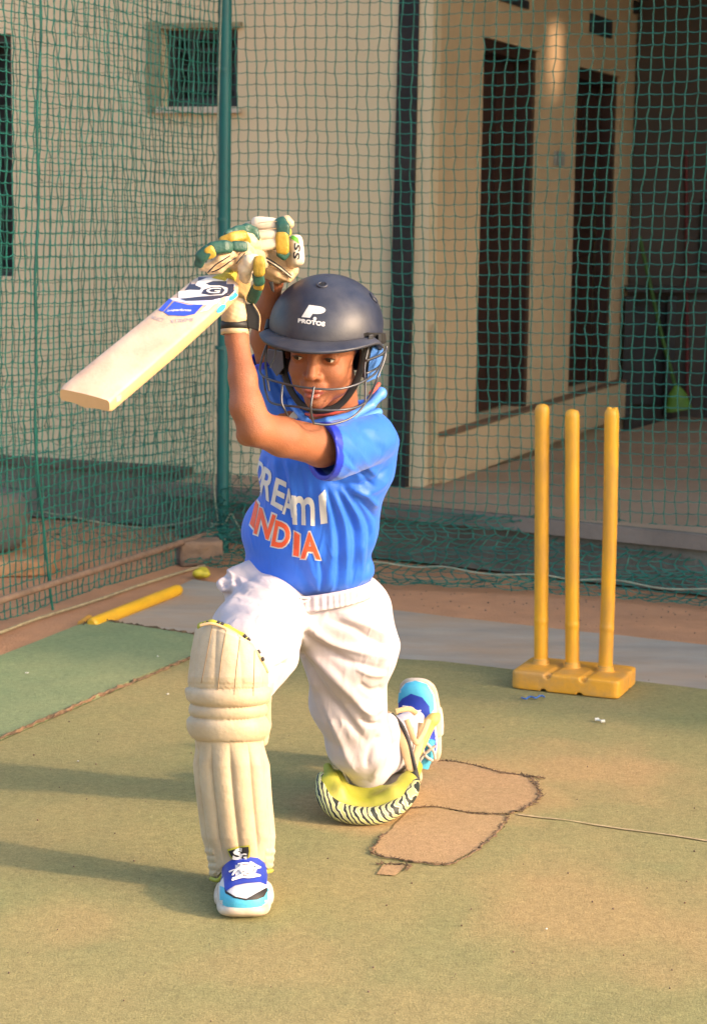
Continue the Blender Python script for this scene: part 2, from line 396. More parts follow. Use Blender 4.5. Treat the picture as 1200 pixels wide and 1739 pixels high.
# frayed seam between the mats, worn patches with torn edges
def fray(name, px, w, z, parent=None, m=None, n=14, h=.0025):
    pts = [G(x, y, z) for x, y in spline(px, n*len(px))]; mb = MB(); 
    pts = [p+np.array([rng.normal(0, w*.35), rng.normal(0, w*.35), rng.uniform(0, h*.5)]) for p in pts]
    mb.tube(pts, [(w*.5*abs(rng.normal(0, .55))+.0003, h*rng.uniform(.3, .9)) for _ in pts], 6, flat=(0, 0, 1))
    for p in pts[::2]:
        for _ in range(2):
            a = rng.uniform(0, 6.28); l = rng.uniform(.003, .009); q = p+np.array([math.cos(a)*l, math.sin(a)*l, rng.uniform(.001, .005)])
            mb.tube([p, q], .0006, 3)
    o = mb.build(name, m or M_fray, parent); 
    if parent is None: tag(o, kind='structure')
    return o
fray('mat_seam', [(328, 1115), (250, 1150), (170, 1181), (90, 1217), (0, 1255), (-60, 1283)], .007, .016, h=.008)
fray('mat_edge', [(140, 1063), (160, 1053), (195, 1058), (260, 1068), (330, 1079), (345, 1082)], .006, .016, h=.009)
hp = [[(706, 1296), (760, 1292), (815, 1302), (850, 1312), (893, 1318), (912, 1338), (915, 1352), (895, 1370), (868, 1381), (800, 1379), (735, 1368), (690, 1372), (680, 1340)],
      [(694, 1374), (740, 1371), (800, 1382), (862, 1387), (845, 1412), (815, 1438), (765, 1467), (700, 1463), (640, 1452), (634, 1440), (655, 1415), (680, 1392)],
      [(652, 1468), (690, 1470), (672, 1487), (640, 1484)]]
for h_ in hp: sheet('worn_patch', gp(h_, .0165), .0165, M_patch, jit=.003, step=.03)
fray('torn_edge', [(706, 1296), (735, 1293), (770, 1293), (815, 1302), (850, 1312)], .004, .017)
fray('torn_edge', [(850, 1312), (893, 1318), (911, 1334), (916, 1352), (895, 1370), (868, 1381)], .008, .017)
fray('torn_edge', [(866, 1384), (800, 1381), (735, 1370), (690, 1374)], .0035, .017)
fray('torn_edge', [(864, 1387), (845, 1412), (815, 1438), (765, 1467), (700, 1463), (640, 1452), (634, 1440), (655, 1414)], .006, .017)
fray('torn_edge', [(640, 1467), (692, 1469), (690, 1478)], .004, .017)
fray('torn_edge', [(890, 1317), (925, 1322)], .004, .017)
M_line = mat('worn line', (.46, .34, .19), .95, .3, 60, dirt=(.30, .24, .12), dscale=22, damt=.95)
lp = [(880, 1383), (960, 1392), (1060, 1408), (1150, 1420), (1260, 1437)]
sheet('crease_line', gp([(x, y-1.1) for x, y in lp]+[(x, y+.9) for x, y in lp[::-1]], .0165), .0165, M_line, jit=.003, step=.05)
# ---------------------------------------------------------------- building
PZ = .22
wa = G(690, 825, PZ); wb = G(0, 781, PZ); ud = (wa-wb); ud[2] = 0; ud /= np.linalg.norm(ud); nd_ = np.array([ud[1], -ud[0], 0])   # nd_ faces the camera
sa = G(733, 821, PZ); sb = G(1056, 703, PZ); vd = sb-sa; vd[2] = 0; SL = np.linalg.norm(vd); vd /= SL; vn = np.array([vd[1], -vd[0], 0])
M_wall = mat('beige plaster', (.67, .55, .36), .9, .06, 1.2, .25, 25, dirt=(.60, .46, .28), dscale=.9, damt=.5)
M_wall2 = mat('warm plaster', (.66, .49, .29), .9, .08, 1.5, .2, 25, dirt=(.48, .33, .18), dscale=1.2, damt=.5)
M_dark = mat('dark frame', (.018, .02, .02), .5, .2, 8)
M_glass = mat('dark louvre glass', (.02, .024, .024), .6, .2, 8)
M_wood = mat('dark red wood', (.045, .018, .012), .45, .35, 30, .2, 60, stretch=(1, 1, .08))
M_plin = mat('mossy plinth', (.16, .15, .125), .95, .35, 5, .6, 40, dirt=(.09, .09, .07), dscale=3, damt=.7)
M_floor = mat('porch floor', (.36, .26, .175), .75, .12, 2.5, .1, 30, dirt=(.25, .16, .10), dscale=1.4, damt=.6)
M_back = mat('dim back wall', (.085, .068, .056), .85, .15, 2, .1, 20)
def wall(name, o, d, n, s0, s1, z0, z1, holes, th, m, parent):
    ss = sorted({s0, s1, *[h[0] for h in holes], *[h[1] for h in holes]}); zs = sorted({z0, z1, *[h[2] for h in holes], *[h[3] for h in holes]})
    solid = lambda i, j: 0 <= i < len(ss)-1 and 0 <= j < len(zs)-1 and not any(h[0] <= (ss[i]+ss[i+1])/2 <= h[1] and h[2] <= (zs[j]+zs[j+1])/2 <= h[3] for h in holes)
    mb = MB(); pt = lambda s, z, b: o*np.array([1, 1, 0])+d*s-n*b+np.array([0, 0, z])
    for i in range(len(ss)-1):
        for j in range(len(zs)-1):
            if not solid(i, j): continue
            a, b, c, e_ = ss[i], ss[i+1], zs[j], zs[j+1]
            mb.add([pt(a, c, 0), pt(b, c, 0), pt(b, e_, 0), pt(a, e_, 0)], [(0, 1, 2, 3)])
            mb.add([pt(a, c, th), pt(b, c, th), pt(b, e_, th), pt(a, e_, th)], [(3, 2, 1, 0)])
            for di, dj, q in ((-1, 0, (a, c, a, e_)), (1, 0, (b, c, b, e_)), (0, -1, (a, c, b, c)), (0, 1, (a, e_, b, e_))):
                if not solid(i+di, j+dj): mb.add([pt(q[0], q[1], 0), pt(q[2], q[3], 0), pt(q[2], q[3], th), pt(q[0], q[1], th)], [(0, 1, 2, 3)])
    return mb.build(name, m, parent)
def wc(px, py): p = PL(px, py, wa, nd_); return float(np.dot(p-wa, ud)), float(p[2])
def sc_(px, py): p = PL(px, py, sa, vn); return float(np.dot(p-sa, vd)), float(p[2])
def rect(f, x0, y0, x1, y1):
    a = f(x0, y0); b = f(x1, y1); return (a[0], b[0], b[1], a[1])
house = empty('house', wa); tag(house, 'beige plastered building behind the net with a small window, a porch and two dark doors', 'building')
send = float(np.dot(sa-wa, ud))
w1 = rect(wc, 276, 50, 403, 181); w2 = rect(wc, -60, 58, 24, 470)
wall('wall', wa, ud, nd_, -6, send, 0, 3.2, [w1, w2], .16, M_wall, house)
d1 = rect(sc_, 822, 62, 900, 690); d2 = rect(sc_, 981, 112, 1036, 652)
d1 = (d1[0], d1[1], PZ+.19, d1[3]); d2 = (d2[0], d2[1], PZ+.19, d2[3])
wall('porch_wall', sa, vd, vn, 0.0, SL+.15, 0, 3.2, [d1, d2], .16, M_wall2, house)
bo = sb.copy()
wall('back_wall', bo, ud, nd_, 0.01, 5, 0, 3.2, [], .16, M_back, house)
def frame_pt(o, d, n, s, z, out): return o*np.array([1, 1, 0])+d*s+n*out+np.array([0, 0, z])
def wbox(mb, o, d, n, s0, s1, z0, z1, o0, o1, m=0):
    c = frame_pt(o, d, n, (s0+s1)/2, (z0+z1)/2, (o0+o1)/2); mb.box(c, (s1-s0, abs(o1-o0), z1-z0), [d, n, [0, 0, 1]], m)
# windows
for r_, nm in ((w1, 3), (w2, 1)):
    mb = MB(); t = .035
    wbox(mb, wa, ud, nd_, r_[0], r_[0]+t, r_[2], r_[3], -.10, -.05); wbox(mb, wa, ud, nd_, r_[1]-t, r_[1], r_[2], r_[3], -.10, -.05)
    wbox(mb, wa, ud, nd_, r_[0]+t, r_[1]-t, r_[3]-t, r_[3], -.10, -.05); wbox(mb, wa, ud, nd_, r_[0]+t, r_[1]-t, r_[2], r_[2]+t, -.10, -.05)
    wi = mb.build('window', M_dark, house)
    mb = MB(); wbox(mb, wa, ud, nd_, r_[0]-.12, r_[1]+.12, r_[2]-.1, r_[3]+.1, -.19, -.165); mb.build('pane', M_glass, wi)
    mb = MB()
    for k in range(1, 4):
        z = r_[2]+(r_[3]-r_[2])*k/4; wbox(mb, wa, ud, nd_, r_[0]+t, r_[1]-t, z-.006, z+.006, -.085, -.073)
    for k in range(1, 3 if nm == 3 else 2):
        s = r_[0]+(r_[1]-r_[0])*k/3; wbox(mb, wa, ud, nd_, s-.006, s+.006, r_[2]+t, r_[3]-t, -.0725, -.06)
    mb.build('window_bars', M_dark, wi)
M_trim = mat('dull window surround', (.27, .23, .13), .9, .15, 6)
mb = MB(); q = rect(wc, 250, 42, 276, 192); wbox(mb, wa, ud, nd_, q[0], q[1]-.003, q[2], q[3]+.01, .001, .012); wbox(mb, wa, ud, nd_, q[1], w1[1]+.02, w1[3]+.002, w1[3]+.022, .001, .02)
mb.build('window_surround', M_trim, house)
M_sill = mat('sill', (.52, .45, .36), .9, .1, 6)
mb = MB(); wbox(mb, wa, ud, nd_, w1[0]-.02, w1[1]+.02, w1[2]-.025, w1[2]-.002, .001, .03); mb.build('window_sill', M_sill, house)
# doors
for r_ in (d1, d2):
    mb = MB(); t = .05
    wbox(mb, sa, vd, vn, r_[0], r_[0]+t, r_[2], r_[3], -.09, -.02); wbox(mb, sa, vd, vn, r_[1]-t, r_[1], r_[2], r_[3], -.09, -.02); wbox(mb, sa, vd, vn, r_[0]+t, r_[1]-t, r_[3]-t, r_[3], -.09, -.02)
    df = mb.build('door_frame', M_wood, house)
    mb = MB(); wbox(mb, sa, vd, vn, r_[0]-.08, r_[1]+.08, r_[2]-.05, r_[3]+.08, -.20, -.165); wbox(mb, sa, vd, vn, r_[0]+t, r_[1]-t, r_[2]+.01, r_[3]-t, -.13, -.10)
    w = r_[1]-r_[0]-2*t
    for k in range(2):
        a = r_[0]+t+w*(.08+.48*k); 
        for z0, z1 in ((.08, .42), (.5, .92)):
            wbox(mb, sa, vd, vn, a, a+w*.36, r_[2]+(r_[3]-r_[2])*z0, r_[2]+(r_[3]-r_[2])*z1, -.0985, -.085)
    mb.build('door', M_wood, house)
# porch ledge, floor, plinth
mb = MB(); wbox(mb, sa, vd, vn, 0.02, SL-.01, PZ, PZ+.185, .002, .05); mb.build('porch_ledge', M_wall2, house, bevel=.006)
mb = MB(); wbox(mb, sa, vd, vn, 0.02, SL-.01, PZ+.186, PZ+.196, .002, .053); mb.build('ledge_cap', mat('ledge cap', (.2, .12, .07), .8), house)
pa = G(640, 851, PZ); pb = G(1200, 906, PZ); pd = pb-pa; pd[2] = 0; pd /= np.linalg.norm(pd)
p0 = pa-pd*.9; p1 = pa+pd*5; q1 = p1+vd*6; q0 = wa+nd_*.14-ud*.6; q0 = np.array([q0[0], q0[1], PZ])
def prism(name, pts, z0, z1, mt, parent, ms=None):
    n = len(pts); V = [(p[0], p[1], z1) for p in pts]+[(p[0], p[1], z0) for p in pts]
    Fc = [tuple(range(n))]+[(i, i+n, (i+1) % n+n, (i+1) % n) for i in range(n)]
    o = mk(name, V, Fc, [mt, ms or mt], parent, False, [0]+[1]*n); bm = bmesh.new(); bm.from_mesh(o.data); bmesh.ops.recalc_face_normals(bm, faces=bm.faces[:])
    if max(bm.faces, key=lambda f: f.calc_area()).normal.z < 0: bmesh.ops.reverse_faces(bm, faces=bm.faces[:])
    bm.to_mesh(o.data); bm.free(); return o
prism('porch_floor', [p0, p1, q1, sb+vd*.0+ud*.3, sa+vd*.01, wa+nd_*.01-ud*.9], .01, PZ, M_floor, house, M_plin)
# kerb nosing of the porch
mb = MB(); nn = np.array([pd[1], -pd[0], 0]); mb.box(pa+pd*1.5+nn*.012+np.array([0, 0, -.03]), (5.0, .024, .05), [pd, nn, [0, 0, 1]]); mb.build('porch_edge', mat('porch edge', (.20, .165, .14), .9, .2, 5, .4, 40), house)
a0 = wa-ud*6+nd_*.10; a1 = wa-ud*.88+nd_*.10
prism('plinth', [a0, a1, wa-ud*.88+nd_*.002, wa-ud*6+nd_*.002], .01, PZ-.005, M_plin, house, M_plin)
mb = MB(); mb.box((a0+a1)/2*np.array([1, 1, 0])+nd_*-.02+np.array([0, 0, PZ+.014]), (np.linalg.norm(a1-a0), .07, .03), [ud, nd_, [0, 0, 1]]); mb.build('plinth_cap', mat('brown cap', (.10, .075, .06), .8, .3, 8), house)
mb = MB(); mb.box((sa+sb)/2*np.array([1, 1, 0])+ud*.9+np.array([0, 0, 2.95])+vd*.1, (2.3, SL+2.0, .12), [ud, vd, [0, 0, 1]]); mb.build('unseen_porch_roof', M_wall2, house)  # roof out of view, added to darken the porch, kept short for the sun patch
# black corner column
M_blk = mat('black paint', (.008, .009, .011), .75, .2, 6, .1, 30, dirt=(.05, .04, .035), dscale=5, damt=.5)
mb = MB(); c0 = G(683, 822, PZ); c1 = P(707, 0, c0[1]+.04)
cw = 17.5*mpp(c0[1]); mb.box([0,0,0], (1,1,1)); mb = MB()
def prismcol(c0, c1, w, d): return [c0+ud*w*i+nd_*d*j for i, j in ((-1, 1), (1, 1), (1, -1), (-1, -1))]+[c1+ud*w*i+nd_*d*j for i, j in ((-1, 1), (1, 1), (1, -1), (-1, -1))]
c1 = c0+(c1-c0)*1.4; mb.add(prismcol(c0+nd_*.05, c1+nd_*.05, cw, cw), [(3, 2, 1, 0), (4, 5, 6, 7), (0, 1, 5, 4), (1, 2, 6, 5), (2, 3, 7, 6), (3, 0, 4, 7)])
col = mb.build('porch_column', M_blk); tag(col, 'black painted square column at the corner of the porch', 'column')
mb = MB(); a = PL(739, 820, sa+vn*.03, vn); b = PL(739, 552, sa+vn*.03, vn); mb.tube([a, b, b+np.array([0, 0, .01])], [.011, .011, .004], 10)
tag(mb.build('wall_pipe', mat('cream pipe', (.5, .38, .2), .6), None, True), 'thin cream pipe standing against the porch wall beside the black column', 'pipe')
# notices, switch
M_not = mat('notice', (.03, .035, .04), .7, .6, 30)
def plate(name, f, o, d, n, r4, m, label, cat, group=None):
    r_ = rect(f, *r4); mb = MB(); wbox(mb, o, d, n, r_[0], r_[1], r_[2], r_[3], .002, .014); return tag(mb.build(name, m, None, False, .002), label, cat, group)
plate('door_sign', sc_, sa, vd, vn, (845, -14, 893, 16), M_not, 'small dark notice above the nearer porch door', 'sign')
plate('door_sign', sc_, sa, vd, vn, (1000, 22, 1034, 66), M_not, 'small dark notice above the farther porch door', 'sign')
plate('switch_plate', sc_, sa, vd, vn, (939, 256, 953, 282), mat('switch', (.32, .33, .3), .5), 'small pale switch plate on the wall between the two doors', 'switch')
mb = MB(); r_ = PL(1080, 14, bo, nd_); mb.tube([r_, r_+nd_*.08], [.03, .035], 12); tag(mb.build('wall_fitting', M_blk, None, True), 'small round black fitting high on the dim porch back wall', 'fitting')
# broom, red pole, bench and crate in the porch
Yb = sb[1]-.25
M_grn = mat('green plastic', (.10, .22, .02), .6); M_grn2 = mat('green handle', (.05, .14, .02), .6)
br = empty('broom', P(1150, 690, Yb)); tag(br, 'green broom leaning head down in the dim porch', 'broom')
mb = MB(); mb.tube([P(1148, 665, Yb), P(1120, 560, Yb+.02), P(1085, 402, Yb+.08)], .010, 8); mb.build('handle', M_grn2, br, True)
mb = MB(); mb.tube([P(1148, 655, Yb), P(1149, 668, Yb), P(1151, 690, Yb), P(1152, 697, Yb)], [(.012, .01), (.045, .02), (.066, .03), (.068, .032)], 16, flat=(0, 1, 0)); mb.build('brush_head', M_grn, br, True)
mb = MB(); mb.tube([P(1166, 690, Yb+.1), P(1164, 255, Yb+.15)], .009, 8); tag(mb.build('red_pole', mat('red pole', (.12, .01, .01), .5), None, True), 'thin dark red pole against the porch back wall', 'pole')
M_shelf = mat('dark bench', (.02, .016, .014), .6, .3, 10)
bn = empty('bench', G(1130, 690, PZ)); tag(bn, 'dark wooden bench in the back of the porch behind the broom', 'bench')
Yq = Yb+.12
mb = MB(); a = P(1062, 492, Yq); b = P(1330, 492, Yq); mb.box((a+b)/2+np.array([0, -.0, 0]), (b[0]-a[0], .1, .03)); mb.build('seat', M_shelf, bn)
for x in (1068, 1140, 1210):
    mb = MB(); a = P(x, 495, Yq); mb.box((a[0], a[1], (PZ+a[2])/2-.01), (.045, .05, a[2]-PZ-.03)); mb.build('leg', M_shelf, bn)
mb = MB(); a = P(1062, 520, Yq+.06); b = P(1330, 690, Yq+.06); mb.box(((a[0]+b[0])/2, a[1], (a[2]+b[2])/2), (b[0]-a[0], .02, a[2]-b[2])); mb.build('back_board', M_shelf, bn)
mb = MB(); a = P(1188, 345, Yq+.02); b = P(1330, 470, Yq+.02); mb.box(((a[0]+b[0])/2, a[1], (a[2]+b[2])/2+.02), (b[0]-a[0], .1, a[2]-b[2])); tag(mb.build('storage_box', M_shelf, None, False, .01), 'black box standing on the bench in the dim porch', 'box')
# unseen wall added out of view on the right to shade the far half of the yard
e1 = G(738, 1216); e2 = G(1200, 1246); sdir = np.array([saz[0], saz[1], 0])
ept = (G(1200, 1246)+G(760, 1216))/2
M_nb = mat('shade wall plaster', (.5, .4, .28), .9, .1, 2)
k5 = ept+sdir*5.2
nb = empty('added_shade_wall', (k5[0]+.1, k5[1]+5, 0)); tag(nb, 'unseen tall wall added beyond the right edge to shade the yard, slotted for a sun patch', 'wall')
def toward(p): t = (k5[0]+.1-p[0])/sd[0]; return p[1]+sd[1]*t, p[2]+sd[2]*t
ga = toward(PL(935, 0, sa, vn)); gb = toward(PL(955, 0, sa, vn)); gt = toward(PL(945, -170, sa, vn))[1]; gl_ = toward(PL(945, 150, sa, vn))[1]  # slot shaped to let a strip of sun onto the porch wall
y0, y1 = min(ga[0], gb[0])-.0, max(ga[0], gb[0])+.0; Y0_, Y1_ = k5[1], k5[1]+10; xx = k5[0]+.1; mb = MB()
for ya, yb, za, zb in ((Y0_, y0, 0, 4.9), (y1, Y1_, 0, 4.9), (y0, y1, 0, gl_), (y0, y1, gt, 4.9)):
    mb.box((xx, (ya+yb)/2, (za+zb)/2), (.1, yb-ya, zb-za))
mb.build('wall', M_nb, nb)
mb = MB(); mb.box((xx, k5[1]+5.0, 4.94), (.22, 10.1, .07)); mb.build('coping', M_plin, nb)
# ================================================================== NET, POST, YARD OBJECTS
M_net = mat('green net cord', (.004, .125, .092), .6, .35, 15, sheen=.0)
M_netd = mat('dark net cord', (.004, .075, .055), .7, .35, 15)
M_rope = mat('pale rope', (.27, .30, .22), .8, .3, 60, .4, 300)
cor = G(378, 938)
def netpanel(name, A, B, z1, sp, rad, drape, m, label, seed=1, zmin=0.0, sway=.02, jit=.002, slack=0, into=None):
    """knotted square mesh; drape = how far the foot of the net lies forward on the ground"""
    rs = np.random.RandomState(seed); A = np.array(A, float); B = np.array(B, float); d = B-A; d[2] = 0; L = np.linalg.norm(d); d /= L; n = np.array([d[1], -d[0], 0])
    nx = int(L/sp)+1; rows = list(np.arange(z1, .20 if slack else zmin, -sp)); rows += [] if slack or zmin > .1 else [.012]
    pts = []
    ph = rs.uniform(0, 6.28, 6)
    for z in rows:
        row = []
        for i in range(nx):
            s = i*sp+rs.normal(0, jit)+.012*math.sin(z*3.1+ph[0]+i*.13)
            o = sway*math.sin(s*2.3+ph[1]+z*1.2)+sway*.6*math.sin(s*5.1+ph[2]-z*2.0)+rs.normal(0, jit)
            zz = z+rs.normal(0, jit*.8)+.012*math.sin(s*1.9+ph[3])+.003*math.sin(s*7+ph[4])
            p = A+d*s+n*o; row.append(np.array([p[0], p[1], max(zz, .01)]))
        pts.append(row)
    for k in range(slack):            # slack cord heaped at the foot
        f = (k+1)/slack; row = []
        for i in range(nx):
            s = i*sp+rs.normal(0, jit*2.2)+.02*math.sin(k*1.1+i*.35)
            bel = .5+.5*math.sin(s*3.1+ph[5])
            o = drape*(f**1.3)*(.8+.25*bel)+rs.normal(0, jit*2)+.03*math.sin(f*9+ph[0]+s*4)
            zz = .20*(1-f)**1.4+.012+.02*abs(math.sin(f*8+s*3))*(1-f*.6)+abs(rs.normal(0, .006))
            p = A+d*s+n*o; row.append(np.array([p[0], p[1], zz]))
        pts.append(row)
    nr = len(pts); Pn = np.array(pts); V = []; Fc = []
    def seg(p, q, r):
        k = len(V); t = q-p; t = t/(np.linalg.norm(t)+1e-9); a = np.cross(t, [.3, .9, .2]); a /= np.linalg.norm(a); b = np.cross(a, t)
        for c in (p, q):
            for an in (0, 2.094, 4.189): V.append(c+(a*math.cos(an)+b*math.sin(an))*r)
        for j in range(3): Fc.append((k+j, k+(j+1) % 3, k+3+(j+1) % 3, k+3+j))
    for i in range(nr):
        for j in range(nx):
            p = Pn[i, j]
            if i < nr-1:
                q = Pn[i+1, j]; mid = (p+q)/2+d*rs.normal(0, jit*.5); seg(p, mid, rad); seg(mid, q, rad)
            if j < nx-1:
                q = Pn[i, j+1]; mid = (p+q)/2+np.array([0, 0, -.003+rs.normal(0, jit*.2)]); seg(p, mid, rad*.75); seg(mid, q, rad*.75)
            k = len(V); r = rad*1.75
            for o in ((r, 0, 0), (-r, 0, 0), (0, r, 0), (0, -r, 0), (0, 0, r*1.2), (0, 0, -r*1.2)): V.append(p+np.array(o))
            for f in ((0, 2, 4), (2, 1, 4), (1, 3, 4), (3, 0, 4), (2, 0, 5), (1, 2, 5), (3, 1, 5), (0, 3, 5)): Fc.append(tuple(k+x for x in f))
    if into is not None: into[0].extend(V); return
    o = mk(name, V, Fc, m); return tag(o, label, 'net')
rB = G(1200, 1003)+(G(1200, 1003)-cor)*.7
netpanel('practice_net', cor, rB, 2.45, .0405, .0023, .42, M_net, 'green knotted practice net hanging behind the stumps with its foot heaped on the sand', 3, slack=20, sway=.016)
lB = G(-10, 1070)+(G(-10, 1070)-cor)*1.1
netpanel('practice_net', cor+np.array([-.02, 0, 0]), lB, 2.45, .036, .0025, 0, M_net, 'green knotted practice net on the left running from the corner post towards the viewer', 11, zmin=.02, sway=.012, jit=.002)
# slack second layer hanging outside the corner on the left
netpanel('loose_net', G(-120, 925), G(420, 925)+np.array([0, .1, 0]), .62, .045, .0016, .12, M_netd, 'dark loose net gathered along the plinth left of the corner post', 23, slack=9, sway=.05, jit=.008)
netpanel('hanging_net', G(-150, 985)*np.array([1, 1, 0])+np.array([0, .25, 0]), G(360, 915), 2.45, .044, .0018, 0, M_netd, 'second darker net layer hanging behind the left practice net', 31, zmin=.25, sway=.02, jit=.003)
# seam cord of the left net
mb = MB()
sx = [(68, -20), (70, 60), (63, 200), (66, 340), (60, 470), (62, 600), (60, 720), (64, 800), (75, 900), (85, 1000), (92, 1048)]
ndir = lB-cor; ndir[2] = 0; ndir /= np.linalg.norm(ndir); nno = np.array([-ndir[1], ndir[0], 0])
spts = [PL(x, y, cor, nno)+nno*0 for x, y in spline(sx, 60)]
mb.tube(spts, [.0035+.0015*abs(math.sin(i*1.3)) for i in range(60)], 6)
for i in range(0, 60, 2):
    p = spts[i]; q = p+ndir*rng.uniform(-.03, .03)+np.array([0, 0, rng.uniform(-.02, .01)]); mb.tube([p, q], .0018, 4)
tag(mb.build('seam_cord', M_net, None, True), 'thick green lacing cord joining two widths of the left net', 'cord')
# corner post
Yp = cor[1]
M_post = mat('teal painted steel', (.006, .13, .125), .45, .15, 6, .1, 40, dirt=(.02, .06, .06), dscale=6, damt=.6)
ptop = P(383, 0, Yp); ptop = cor+(ptop-cor)*1.15; post = empty('corner_post', cor); tag(post, 'teal painted steel post at the corner of the net cage', 'post')
mb = MB(); mb.tube([cor, cor+(ptop-cor)*.5, ptop], .0235, 20); mb.build('shaft', M_post, post, True)
mb = MB()
for y in (118, 372, 590): q = P(381-(y/930.)*9, y, Yp); mb = MB(); mb.tube([q+np.array([0, 0, -.006]), q+np.array([0, 0, .006])], .0262, 20); mb.build('clamp', M_post, post, True)
mb = MB(); rp = [(377, -30), (374, 60), (370, 200), (368, 330), (366, 470), (363, 620), (361, 690), (366, 760), (364, 830), (370, 885)]
mb.tube([P(x, y, Yp-.03) for x, y in spline(rp, 50)], .0032, 7)
for i in range(6):
    a = i*1.05; mb.tube([P(372, 888, Yp)+np.array([.032*math.cos(a+t), .032*math.sin(a+t), .012*i/6-.01+.004*t]) for t in (0, .5, 1.05)], .0032, 6)
mb.tube([P(x, y, Yp-.05) for x, y in [(366, 890), (352, 900), (355, 915), (372, 921), (384, 915)]], .003, 6)
mb.tube([P(x, y, Yp-.05) for x, y in spline([(384, 886), (392, 872), (400, 885), (412, 905), (424, 915)], 12)], .003, 6)
tag(mb.build('tie_rope', M_rope, None, True), 'pale rope running down the corner post and knotted near its foot', 'rope')
# crumpled net round the foot of the post
V = MB()
for k in range(60):
    a = rng.uniform(0, 6.28, 5); b = rng.uniform(-1, 1, 3)*[.09, .07, .12]; p = cor+np.array([.03, -.05, .13])+b; pts = []
    for i in range(5):
        pts.append(p.copy()); p = p+np.array([math.cos(a[i])*.03, math.sin(a[i])*.03, rng.uniform(-.03, .03)]); p[2] = max(p[2], .01)
    V.tube(pts, .0016, 4)
tag(V.build('net_bundle', M_netd, None, True), 'tangled bunch of green net gathered round the foot of the corner post', 'net')
# ropes on the ground
mb = MB(); mb.tube([G(x, y, .075)+np.array([0, -.12, 0])*0+np.array([0, 0, .006*math.sin(i*.7)]) for i, (x, y) in enumerate(spline([(600, 956), (700, 960), (780, 968), (901, 978), (995, 983), (1107, 995), (1230, 1004)], 40))], .0032, 7)
tag(mb.build('ground_rope', M_rope, None, True), 'pale green rope threaded through the heaped foot of the net behind the stumps', 'rope')
mb = MB(); mb.tube([G(x, y, .008) for x, y in spline([(-20, 1083), (60, 1052), (150, 1024), (240, 993), (320, 968), (350, 960)], 50)], .0052, 7)
tag(mb.build('ground_rope', mat('cream rope', (.36, .29, .17), .8, .3, 50, .4, 300), None, True), 'cream rope lying along the foot of the left net', 'rope')
mb = MB(); mb.tube([P(x, y, 7.5) for x, y in spline([(60, 868), (120, 878), (185, 890), (240, 896), (300, 890), (345, 878)], 30)], .0035, 7)
tag(mb.build('slack_rope', M_rope, None, True), 'slack pale rope sagging in front of the dark plinth', 'rope')
# rusty rail
ra = P(366, 903, cor[1]-.03); rb = P(-30, 1030, (G(-10, 1070)+(G(-10, 1070)-cor)*.35)[1]+.25); rb = ra+(rb-ra)*1.5
mb = MB(); mb.tube([ra, rb], .0115, 10); tag(mb.build('bottom_rail', mat('rusty pipe', (.20, .13, .09), .7, .3, 25, .3, 80), None, True), 'rusty brown pipe running low from the corner post to the left', 'rail')
# blocks and debris left
M_brick = mat('rough stone', (.17, .12, .09), .95, .3, 12, .8, 40, dirt=(.3, .18, .1), dscale=8, damt=.6)
def chunk(name, c, sz, rz, m, label, cat, seed=0):
    rs = np.random.RandomState(seed); bm = bmesh.new(); bmesh.ops.create_cube(bm, size=1)
    bmesh.ops.subdivide_edges(bm, edges=bm.edges[:], cuts=5, use_grid_fill=True)
    for v in bm.verts:
        v.co = Vector((v.co.x*sz[0], v.co.y*sz[1], v.co.z*sz[2]+sz[2]/2))+Vector(rs.normal(0, min(sz)*.035, 3))
    bmesh.ops.rotate(bm, verts=bm.verts[:], matrix=Matrix.Rotation(rz, 3, 'Z')); bmesh.ops.translate(bm, verts=bm.verts[:], vec=Vector(c))
    me = bpy.data.meshes.new(name); bm.to_mesh(me); bm.free(); o = link(name, me, m); b = o.modifiers.new('b', 'SUBSURF'); b.levels = b.render_levels = 1
    return tag(o, label, cat)
chunk('stone_block', G(338, 958), (.16, .1, .09), .3, M_brick, 'rough brown stone block beside the foot of the corner post', 'stone', 2)
tp = G(-122, 985); M_slab = mat('clay slab', (.42, .20, .09), .95, .3, 14, .9, 50, dirt=(.5, .32, .18), dscale=6, damt=.6)
chunk('clay_slab', (tp[0]+.10, tp[1]+.28, 0), (.56, .5, .06), .22, M_slab, 'low crumbling clay slab under the old tyre', 'slab', 3)
# old tyre
M_tyre = mat('dusty tyre', (.10, .10, .10), .85, .3, 9, .5, 60, dirt=(.26, .17, .11), dscale=4, damt=.6)
ty = empty('old_tyre', (tp[0]+.07, tp[1]+.28, .06)); tag(ty, 'dusty old black tyre lying on a clay slab at the left edge', 'tyre')
mb = MB(); n1, n2 = 64, 20; c = np.array(ty.location)
V_ = []; Rr = .150
for i in range(n1):
    for j in range(n2):
        a = 2*math.pi*i/n1; b = 2*math.pi*j/n2; cr = math.copysign(abs(math.cos(b))**.8, math.cos(b)); sr = math.copysign(abs(math.sin(b))**.8, math.sin(b))
        gr = -.006 if (j in (1, 3, 17, 19)) else 0
        rr = Rr+(.085+gr)*cr; V_.append((c[0]+rr*math.cos(a), c[1]+rr*math.sin(a), c[2]+.105+.105*sr))
mb.add(V_, [(i*n2+j, ((i+1) % n1)*n2+j, ((i+1) % n1)*n2+(j+1) % n2, i*n2+(j+1) % n2) for i in range(n1) for j in range(n2)])
mb.build('tread', M_tyre, ty, True)
mb = MB(); mb.tube([c+np.array([0, 0, .208]), c+np.array([0, 0, .214])], .115, 32); mb.build('hub_cover', mat('blue cover', (.10, .14, .19), .7, .3, 10, dirt=(.3, .2, .13), dscale=6, damt=.7), ty)
